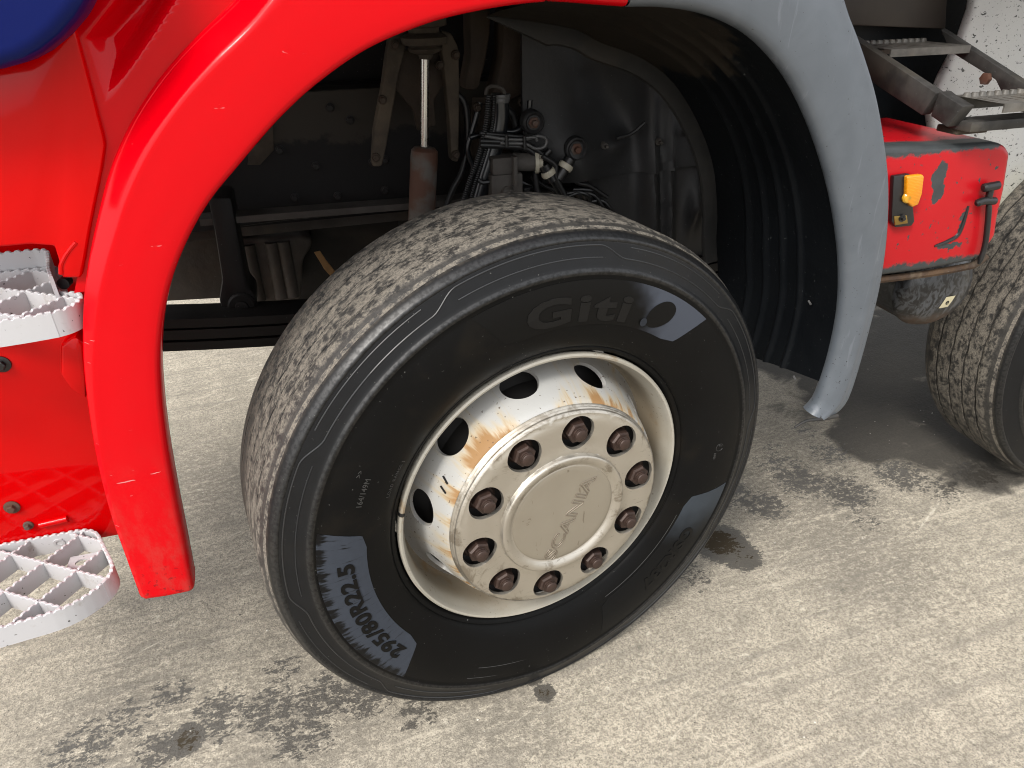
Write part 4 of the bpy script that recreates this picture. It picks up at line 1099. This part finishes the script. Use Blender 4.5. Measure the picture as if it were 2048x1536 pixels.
slab('shock_bracket_web', [(-0.1226, 0.5650, 1.2219), (-0.0376, 0.5650, 1.2185), (-0.0399, 0.5650, 1.1528), (-0.0629, 0.5650, 1.1249), (-0.0623, 0.5650, 1.0752), (-0.1026, 0.5650, 1.0658), (-0.1085, 0.5650, 1.1080), (-0.1399, 0.5650, 1.1484)], .565, .012, 'brown', .003)
p = (-0.0822, 0.5200, 1.2717)
B().turn((p[0], p[1], p[2] - .055), (0, 0, 1), [(0, .018), (.004, .030), (.010, .034), (.014, .030), (.018, .044), (.030, .046), (.034, .040), (.038, .030), (.046, .030), (.050, .045), (.062, .045), (.068, .036)], 32).build('shock_mount', 'dusty_steel', truck)
B().cyl((-0.0827, 0.5200, 1.2166), (-0.0981, 0.5200, 1.0352), .0085, n=24).build('shock_rod', 'chrome', truck)
B().turn((-0.0977, 0.5200, 1.0402), Vector((-0.1165, 0.5200, 0.8886)) - Vector((-0.0977, 0.5200, 1.0402)), [(-.002, .012), (0, .022), (.006, .0275), (.02, .0285), (.2, .0285)], 32).build('shock_tube', 'rust_tube', truck)
B().cyl((-0.0811, 0.5200, 1.2236), (-0.0824, 0.5200, 1.2076), .016, .013).build('shock_collar', 'dusty_steel', truck)
# pan, casting and strap below the rail
B().box((-.35, .86, .838), (.80, .20, .040), None, .006).build('pan_flange', 'cast', truck)
b = B().prism([(-0.5508, 0.9500, 0.7583), (-0.3832, 0.9500, 0.7510), (-0.3487, 0.9500, 0.7361), (-0.3639, 0.9500, 0.7067), (-0.3866, 0.9500, 0.6808), (-0.4105, 0.9500, 0.5655), (-0.5203, 0.9500, 0.5700), (-0.5622, 0.9500, 0.5922), (-0.5653, 0.9500, 0.6738)], (0, .30, 0), .012, 3)
for x_ in (-.52, -.46, -.43): b.cyl((x_, .95, .58), (x_, .95, .74), .018, n=12)
b.build('gearbox_casting', 'cast', truck, angle=40)
B().prism([(-0.8466, 0.9500, 0.8519), (-0.5405, 0.9500, 0.8214), (-0.5867, 0.9500, 0.5940), (-0.9124, 0.9500, 0.6171)], (0, .5, 0), .01).build('engine_pan', 'cast', truck)
B().box((.02, 1.40, .80), (1.14, .60, .72), None, .03).build('engine_block', 'chassis', truck)
B().box((1.0, 1.15, .80), (2.2, .55, .5), None, .04).build('gearbox_housing', 'chassis_dark', truck)
B().prism([(-0.3531, 0.7000, 0.7819), (-0.3388, 0.7000, 0.7840), (-0.3282, 0.7000, 0.7602), (-0.3092, 0.7000, 0.7259), (-0.3206, 0.7000, 0.7131), (-0.3361, 0.7000, 0.7383), (-0.3428, 0.7000, 0.7569)], (0, .004, 0), .001).build('orange_strap', 'strap', truck, smooth=False)
B().box((-.12, .60, .905), (.9, .05, .014), Matrix.Rotation(R(1), 3, 'Y')).build('pan_rail', 'cast', truck)
# leaf spring and its hanger
for k, (zo, th) in enumerate(((.0, .020), (-.026, .022), (-.053, .020))):
    rows = []
    for i in range(41):
        x = -1.25 + 2.5 * i / 40; z = .691 + zo + .085 * (x / 1.0) ** 2
        rows.append([(x, y_, z + dz_) for y_, dz_ in ((.50, -th / 2), (.50, th / 2), (.585, th / 2), (.585, -th / 2))])
    B().loft(rows, closed=True).build('spring_leaf', 'chassis_dark', truck, angle=30)
slab('spring_hanger', [(-0.5421, 0.5600, 0.9670), (-0.4967, 0.5600, 0.9628), (-0.4999, 0.5600, 0.8732), (-0.5015, 0.5600, 0.7661), (-0.4894, 0.5600, 0.7468), (-0.4944, 0.5600, 0.7091), (-0.5131, 0.5600, 0.6898), (-0.5455, 0.5600, 0.6872), (-0.5661, 0.5600, 0.7097), (-0.5669, 0.5600, 0.7455), (-0.5514, 0.5600, 0.7899), (-0.5444, 0.5600, 0.8889)], .56, .10, 'chassis_dark', .008)
B().turn((-0.5227, 0.5560, 0.7268), (0, -1, 0), [(-.01, .030), (0, .030), (.004, .026), (.004, .014), (.010, .013), (.011, .008)], 28).build('hanger_pin', 'chassis_dark', truck)
B().box((-.40, .59, .645), (.20, .03, .012)).build('spring_clip', 'dusty_steel', truck)
# axle
B().cyl((0, .25, .5), (0, 2.15, .5), .055).build('axle_beam', 'chassis_dark', truck)
B().box((.02, .33, .52), (.16, .10, .22), None, .02).build('steering_knuckle', 'chassis_dark', truck)

# hoses, cables, valve
def corr(pts, r, n=150):
    P_ = spline(pts, n); return B().tube(P_, [r * (1.0 if i % 3 else .78) for i in range(n)], 10)
corr([(0.0313, 0.4700, 1.1415), (0.0231, 0.4700, 1.0851), (0.0060, 0.4700, 1.0271), (-0.0154, 0.4700, 0.9779), (-0.0329, 0.4700, 0.9322)], .0062).build('corrugated_hose', 'cable', truck)
corr([(0.0429, 0.4750, 1.1402), (0.0369, 0.4750, 1.0833), (0.0179, 0.4750, 1.0252), (-0.0062, 0.4750, 0.9655), (-0.0190, 0.4750, 0.9242)], .0055).build('corrugated_hose', 'cable', truck)
B().tube(spline([(0.0619, 0.5000, 1.1265), (0.0608, 0.5000, 1.0876), (0.0486, 0.5000, 1.0384), (0.0268, 0.5000, 0.9779), (0.0054, 0.5000, 0.9152)], 40), .0185, 18).build('coolant_hose', 'rubber_hose', truck)
for y_ in (198, 204): B().turn((0.0618, 0.5000, 1.1226) if y_ == 204 else (0.0630, 0.5000, 1.1302), (.02, 0, 1), [(0, .0195), (.004, .0205), (.008, .0195)], 24).build('hose_clamp', 'cable_grey', truck)
B().tube([Vector(q) for q in spline([(0.0307, 0.4920, 1.1388), (0.0343, 0.4920, 1.1517), (0.0500, 0.4920, 1.1546), (0.0665, 0.4920, 1.1463), (0.0714, 0.4920, 1.1308)], 16)], .004, 8).build('hose_bracket', 'cast', truck)
B().tube(spline([(0.0019, 0.4750, 0.9773), (0.0124, 0.4750, 0.9691), (0.0343, 0.4750, 0.9704)], 8), .005, 8).build('cable_tie', 'cable', truck)
for k, pts in enumerate(([(0.0164, 0.4550, 1.0667), (0.0582, 0.4550, 1.0579), (0.1009, 0.4550, 1.0539), (0.1280, 0.4550, 1.0590), (0.1465, 0.4550, 1.0517), (0.1433, 0.4550, 1.0369), (0.1225, 0.4550, 1.0344), (0.1008, 0.4550, 1.0450), (0.0475, 0.4550, 1.0508)],
                         [(0.0069, 0.4600, 1.0568), (0.0595, 0.4600, 1.0510), (0.1024, 0.4600, 1.0440), (0.1351, 0.4600, 1.0244), (0.1575, 0.4600, 0.9969), (0.1690, 0.4600, 0.9750)],
                         [(0.0077, 0.4650, 1.0479), (0.0607, 0.4650, 1.0421), (0.1038, 0.4650, 1.0349), (0.1257, 0.4650, 1.0190), (0.1537, 0.4650, 0.9804), (0.1888, 0.4650, 0.9235)],
                         [(0.1340, 0.4400, 1.0213), (0.1617, 0.4400, 1.0008), (0.1643, 0.4400, 0.9747), (0.1913, 0.4400, 0.9243)],
                         [(0.0994, 0.4500, 1.0579), (0.1209, 0.4500, 1.0574), (0.1252, 0.4500, 1.0501)],
                         [(0.0099, 0.4700, 1.0704), (0.0519, 0.4700, 1.0636), (0.1056, 0.4700, 1.0559)])):
    B().tube(spline(pts, 60), (.0035, .0055, .0065, .0055, .003, .005)[k], 10).build('cable', ('cable_grey', 'cable', 'cable', 'cable', 'cable_grey', 'cable')[k], truck)
for pts in ([(0.0602, 0.4500, 1.0665), (0.0607, 0.4500, 1.0429)], [(0.0984, 0.4500, 1.0619), (0.0992, 0.4500, 1.0361)]): B().tube(pts, .004, 8).build('cable_tie', 'cable', truck)
vb = empty('valve_block', (0.0802, 0.5000, 0.9734), truck); vo = Vector(vb.location)
b = B()
for (x0, y0, x1, y1, Y, dp_) in ((995, 322, 1030, 345, .485, .05), (985, 345, 1035, 400, .495, .06), (1008, 315, 1020, 340, .478, .03), (1022, 318, 1030, 360, .475, .03)):
    p0, p1 = Vector((-0.7737, 0.4850, 1.3272)) if False else None, None
b.box((-.022, -.02, .030), (.055, .05, .035), None, .005); b.box((-.018, -.012, -.03), (.07, .06, .085), None, .006); b.cyl((.000, -.02, .032), (.048, -.03, .030), .019); b.box((-.004, -.05, .02), (.008, .02, .06), None, .002)
b.build('valve_body', 'cast', vb, angle=40)
B().turn((.046, -.03, .030), (1, -.2, 0), [(0, .024), (.008, .024), (.010, .021), (.016, .020), (.016, .012)], 20).build('valve_cap', 'cream', vb)
b = B()
for k in range(5): b.turn((.028 + k * .0, -.03, -.020 - k * .008), (0, 0, -1), [(0, .012), (.0035, .012), (.004, .0095), (.008, .0095)], 14)
b.build('valve_plug', 'black', vb)
for pa, pb in (((1098, 335), (1112, 362)), ((1132, 330), (1118, 362))): pass
for p0, p1, c0_ in (((0.1407, 0.4500, 1.0004), (0.1594, 0.4450, 0.9666), (0.1488, 0.4440, 0.9845)), ((0.1986, 0.4500, 1.0082), (0.1706, 0.4450, 0.9698), (0.1866, 0.4440, 0.9949))):
    B().cyl(p0, p1, .013, .011).build('connector', 'black', truck)
    ax_ = (Vector(p1) - Vector(p0)).normalized()
    B().turn(c0_, ax_, [(-.006, .0155), (0, .0165), (.006, .0150)], 18).build('connector_ring', 'cream', truck)
random.seed(3)
for p in [(0.2408, 0.5000, 0.9210), (0.2611, 0.5000, 0.9248), (0.2799, 0.5000, 0.9095), (0.2194, 0.5000, 0.9151), (0.2989, 0.5000, 0.8963), (0.1600, 0.5000, 0.9427), (0.1253, 0.5000, 0.9458)]:
    B().tube(spline([Vector(p) + Vector((-.03, .01, random.uniform(-.01, .02))), Vector(p), Vector(p) + Vector((.02, -.005, random.uniform(-.03, .01))), Vector(p) + Vector((.035, .01, -.04))], 16), .004, 8).build('cable', 'cable', truck)

slab('valve_bracket', [(0.0277, 0.6000, 1.1202), (0.1577, 0.6000, 1.1181), (0.1595, 0.6000, 1.0005), (0.1328, 0.6000, 0.9690), (0.1440, 0.6000, 0.8633), (0.0223, 0.6000, 0.8752), (0.0153, 0.6000, 0.9785)], .60, .006, 'brown', .001)
for k, pts in enumerate(([(-0.0256, 0.5500, 1.1442), (-0.0008, 0.5500, 1.1136), (0.0011, 0.5500, 1.0428), (-0.0132, 0.5500, 0.9807), (-0.0380, 0.5500, 0.9394), (-0.0577, 0.5500, 0.8967)], [(0.1262, 0.5000, 1.1228), (0.1205, 0.5000, 1.0838), (0.0929, 0.5000, 1.0636), (0.0495, 0.5000, 1.0665), (-0.0045, 0.5000, 1.0573)],
        [(0.0805, 0.5300, 1.1066), (0.1020, 0.5300, 1.0803), (0.1067, 0.5300, 1.0180), (0.1177, 0.5300, 0.9852)], [(0.0269, 0.5300, 1.1196), (0.0084, 0.5300, 1.0662), (-0.0044, 0.5300, 1.0263), (0.0046, 0.5300, 0.9836), (-0.0154, 0.5300, 0.9203)], [(0.1606, 0.4700, 1.0256), (0.1329, 0.4700, 0.9967), (0.1295, 0.4700, 0.9548), (0.1410, 0.4700, 0.9102)],
        [(0.2144, 0.4900, 0.9698), (0.2326, 0.4900, 0.9464), (0.2627, 0.4900, 0.9360), (0.3064, 0.4900, 0.9062)], [(-0.5123, 0.6900, 0.8801), (-0.4137, 0.6900, 0.8840), (-0.2786, 0.6900, 0.8859), (-0.1383, 0.6900, 0.8879)], [(-0.5145, 0.6900, 0.8688), (-0.4157, 0.6900, 0.8726), (-0.2804, 0.6900, 0.8731), (-0.1395, 0.6900, 0.8760)])):
    B().tube(spline(pts, 50), (.007, .006, .009, .006, .007, .005, .006, .005)[k], 10).build('air_line', ('cable', 'rubber_hose', 'cable', 'rubber_hose', 'cable', 'cable', 'chassis_dark', 'chassis_dark')[k], truck)
for p in [(0.0199, 0.5250, 1.1109), (0.1175, 0.5250, 1.1151), (0.1199, 0.5250, 1.0180), (0.0187, 0.5250, 1.0047), (0.0628, 0.5250, 0.9031), (-0.0533, 0.5250, 1.1950), (-0.1391, 0.5250, 1.2344), (-0.1738, 0.5250, 1.1365), (-0.1990, 0.5250, 1.0268), (-0.0198, 0.5250, 1.2118), (-0.0310, 0.5250, 1.0190)]:
    b = B().turn(p, (0, -1, 0), [(-.01, .009), (0, .009), (.002, .008)], 14); b.turn(p, (0, -1, 0), [(.001, .0065), (.008, .0065), (.009, .005)], 6); b.build('bracket_bolt', 'brown', truck, angle=30)
for p, r_ in (((0.0266, 0.5300, 0.9765), .016), ((0.0593, 0.4600, 0.9475), .012), ((0.2609, 0.5200, 0.9108), .010)):
    B().turn(p, (.4, -.9, .1), [(-.02, r_), (0, r_), (.004, r_ * 1.2), (.010, r_ * 1.2), (.012, r_ * .9), (.02, r_ * .6)], 18).build('fitting', 'cast', truck)
# ================================================================ right side: red cover, lamp, ladder, tank, panel
rb = [(0.6024, 0.1000, 1.0679), (0.8265, 0.1000, 1.0568), (0.9328, 0.1000, 1.0546), (0.9649, 0.1000, 1.0467), (0.9839, 0.1000, 1.0303), (0.9996, 0.1000, 0.9570), (1.0068, 0.1000, 0.8991), (1.0162, 0.1000, 0.8601), (0.9960, 0.1000, 0.8190), (0.9727, 0.1000, 0.8086), (0.8534, 0.1000, 0.8033), (0.6706, 0.1000, 0.8047)]
bx = B().prism(rb, (0, .30, 0), .016, 4).build('side_cover', 'scuffed', truck, angle=50)
bx['label'] = 'scratched red side cover with black scuffed top edge'
B().tube(spline([(0.6857, 0.1150, 0.7928), (0.8721, 0.1150, 0.7889), (0.9745, 0.1150, 0.7920), (0.9994, 0.1150, 0.7957), (1.0227, 0.1150, 0.8108)], 30), .008, 8).build('cover_lip', 'rust_lip', truck)
# dent fold
B().tube(spline([(0.9157, 0.1010, 0.9324), (0.9159, 0.1010, 0.9121), (0.9146, 0.1010, 0.8886), (0.9083, 0.1010, 0.8715), (0.8845, 0.1010, 0.8615), (0.8591, 0.1010, 0.8559)], 24), [.003 + .002 * math.sin(i / 23 * math.pi) for i in range(24)], 8).build('dent_fold', 'black', truck)
lamp = empty('side_marker_lamp', (0.7458, 0.0900, 0.9680), truck); lo = Vector(lamp.location)
def L(p): return tuple(Vector(p) - lo)
B().prism([L(q) for q in [(0.7022, 0.0970, 1.0123), (0.7377, 0.0970, 1.0140), (0.7791, 0.0970, 0.9190), (0.7747, 0.0970, 0.9105), (0.7369, 0.0970, 0.9114), (0.7237, 0.0970, 0.9247)]], (0, -.010, 0), .002).build('lamp_base', 'black', lamp, angle=40)
B().prism([L(q) for q in [(0.7253, 0.0900, 1.0120), (0.7588, 0.0900, 1.0129), (0.7647, 0.0900, 1.0087), (0.7710, 0.0900, 0.9752), (0.7685, 0.0900, 0.9544), (0.7558, 0.0900, 0.9508), (0.7379, 0.0900, 0.9640)]], (0, -.012, 0), .004, 3).build('lamp_lens', 'amber', lamp, angle=40)
B().turn(L((0.7425, 0.0795, 0.9701)), (0, -1, 0), [(-.006, .011), (-.002, .011), (.0005, .009), (.0015, .004)], 18).build('lamp_bulb', 'amber_deep', lamp)
B().prism([L(q) for q in [(0.7243, 0.0880, 0.9350), (0.7546, 0.0880, 0.9339), (0.7621, 0.0880, 0.9174), (0.7321, 0.0880, 0.9166)]], (0, -.003, 0), .001).build('lamp_foot', 'brass', lamp, angle=40)
B().turn(L((0.7437, 0.0860, 0.9297)), (0, -1, 0), [(0, .007), (.003, .007), (.003, .004), (.008, .0035)], 12).build('lamp_screw', 'black', lamp)
lat = empty('rubber_latch', (0.9416, 0.0900, 0.9449), truck); lo = Vector(lat.location)
for pts, r_ in (([(0.9211, 0.0850, 0.9716), (0.9591, 0.0850, 0.9741)], .0085), ([(0.9416, 0.0860, 0.9715), (0.9453, 0.0860, 0.9436)], .0065), ([(0.9160, 0.0850, 0.9407), (0.9314, 0.0850, 0.9451), (0.9647, 0.0850, 0.9420)], .0075), ([(0.9511, 0.0880, 0.9405), (0.9635, 0.0880, 0.9028), (0.9771, 0.0880, 0.8490), (0.9776, 0.0880, 0.8078)], .0055)):
    q_ = spline([L(p) for p in pts], 14); n_q = len(q_)
    B().tube(q_, [r_ * (.55 if i in (0, n_q - 1) else 1.) for i in range(n_q)], 12).build('latch_strap' if r_ < .006 else 'latch_handle', 'black', lat)
# air tank under the cover
tk = empty('air_tank', (0.9908, 0.2000, 0.7187), truck)
lo = Vector(tk.location)
B().turn((0, -.052, 0), (0, 1, 0), [(0, .004), (.002, .030), (.007, .055), (.017, .077), (.032, .091), (.046, .0975), (.052, .1005), (.056, .1005), (.060, .0975), (.30, .0975)], 48).build('tank_shell', 'tank', tk)
def dome_y(x, z): return -.052 + .055 * (1 - math.sqrt(max(0., 1 - min(1., (x * x + z * z) / .0098 * .98))))
sx, sz = (0.9957, 0.1700, 0.6944)[0] - lo.x, (0.9957, 0.1700, 0.6944)[2] - lo.z
rows = []
for i in range(9):
    rows.append([(sx + (j / 8 - .5) * .026 + (i / 8 - .5) * .008, dome_y(sx + (j / 8 - .5) * .026, sz + (i / 8 - .5) * .028) - .0012, sz + (i / 8 - .5) * .028) for j in range(9)])
B().loft(rows).build('tank_sticker', 'sticker', tk)
v, f = text_mesh('e', .020, .0002, .0004)
obj('lettering', [(p.x + sx, dome_y(p.x + sx, p.y + sz - .006) - .0016 - p.z, p.y + sz - .006) for p in v], f, 'ink', tk, smooth=False)
# access ladder
lad = empty('access_ladder', (.8, .1, 1.10), truck); lo = Vector(lad.location)
def stringer(pts, th): return B().prism([L(q) for q in pts], (th, 0, 0), .003).build('stringer', 'step_steel', lad, angle=40)
stringer([(0.8000, 0.3988, 1.2242), (0.8000, 0.3517, 1.2103), (0.8000, 0.1365, 1.1449), (0.8000, 0.1578, 1.1022), (0.8000, 0.2818, 1.1363), (0.8000, 0.3811, 1.1699)], .022)
stringer([(0.7970, 0.1290, 1.1494), (0.7970, 0.1155, 1.1442), (0.7970, 0.0678, 1.1311), (0.7970, 0.0906, 1.0917), (0.7970, 0.1346, 1.1050)], .028)
stringer([(1.0200, 0.3896, 1.2305), (1.0200, 0.1365, 1.1428), (1.0200, 0.1027, 1.0977), (1.0200, 0.1638, 1.0980), (1.0200, 0.2177, 1.1473), (1.0200, 0.3471, 1.1886)], .020)
stringer([(1.0450, 0.4078, 1.2317), (1.0450, 0.1568, 1.1436), (1.0450, 0.1486, 1.1337), (1.0450, 0.4115, 1.2187)], .006)
def tread(px, z, name='tread'):
    (x0, y0), (x1, y1) = px
    b = B(); nc = 9
    dep = y1 - y0
    for k in range(nc):
        u0, u1 = x0 + (x1 - x0) * k / nc, x0 + (x1 - x0) * (k + 1) / nc
        def ft_(u, w_, d_): return (u - lo.x, w_ - lo.y, z - lo.z - d_)
        V, F = holed(ft_, u0, u1, y0, y1, (u0 + u1) / 2, y0 + dep * .45, (u1 - u0) * .16, dep * .24, lips=((1., .004),), m_=20, k=2)
        b.add(V, F)
    b.box(((x0 + x1) / 2 - lo.x, y0 - lo.y - .0015, z - lo.z - .007), (x1 - x0, .003, .0145))
    b.box(((x0 + x1) / 2 - lo.x, y1 - lo.y + .0015, z - lo.z - .012), (x1 - x0, .003, .026))
    o = b.build(name, 'tread_steel', lad, smooth=False)
    for k in range(12):
        B().turn((x0 + (x1 - x0) * (k + .5) / 12 - lo.x, y1 - dep * .14 - lo.y, z - lo.z), (0, 0, 1), [(0, .008), (.004, .0065), (.0065, .0055), (.0045, .003)], 10).build('tread_tooth', 'tread_steel', lad)
tread(((.822, .010), (1.03, .112)), 1.142)
tread(((.822, .300), (1.02, .440)), 1.205)
B().box((.92 - lo.x, .085 - lo.y, 1.095 - lo.z), (.20, .05, .018), None, .003).build('ladder_crossbar', 'step_steel', lad)
B().box((.86 - lo.x, .115 - lo.y, 1.082 - lo.z), (.07, .05, .012), None, .002).build('ladder_foot', 'dusty_steel', lad)
B().tube([(.97 - lo.x, .057 - lo.y, 1.094 - lo.z), (1.00 - lo.x, .056 - lo.y, 1.095 - lo.z)], .009, 12).build('ladder_bolt', 'step_steel', lad)
B().turn((1.018 - lo.x, .235 - lo.y, 1.148 - lo.z), (-1, 0, 0), [(0, .012), (.008, .012), (.009, .009)], 6).build('ladder_bolt', 'rust_tube', lad)
# brown cabinet behind the ladder, dark panel, white spattered panel
B().prism([(0.8115, 0.5000, 1.3449), (1.1121, 0.5000, 1.3403), (1.1460, 0.5000, 1.2206), (0.8376, 0.5000, 1.2389)], (0, .20, 0), .004).build('equipment_box', 'plate_brown', truck, angle=40)
B().box((1.15, .62, 1.18), (1.2, .06, .82)).build('bulkhead', 'navy', truck, smooth=False)
wp = [(1.1191, 0.4200, 1.3394), (1.1295, 0.4200, 1.2629), (1.1220, 0.4200, 1.1983), (1.0971, 0.4200, 1.1320), (1.0833, 0.4200, 1.0571), (1.1298, 0.4200, 0.9629), (1.2402, 0.4200, 0.8565), (1.3810, 0.4200, 0.7567), (1.5272, 0.4200, 0.7138), (1.7939, 0.4200, 0.6794), (1.7768, 0.4200, 0.9146), (1.4456, 0.4200, 1.3538)]
pw = B().prism(wp, (0, .03, 0), .012, 4).build('body_panel', 'white', truck, angle=50)
pw['label'] = 'white panel spattered with black specks above the second wheel'
B().box((1.52, .46, .66), (.30, .02, .34), None, .004).build('spray_flap', 'navy', truck)
# unseen boxes added to keep the underside and wheel arch in shade
B().box((2.9, 1.22, 1.75), (4.2, 2.3, .5), None, .02).build('load_shade_box', 'chassis_dark', truck)
B().box((-.20, 1.24, 2.2), (1.6, 2.42, 1.3), None, .08, 3).build('cab_shell', 'red', truck)
B().box((2.2, 1.25, .85), (1.6, 1.0, .3), None, .03).build('underside_shade_box', 'chassis_dark', truck)
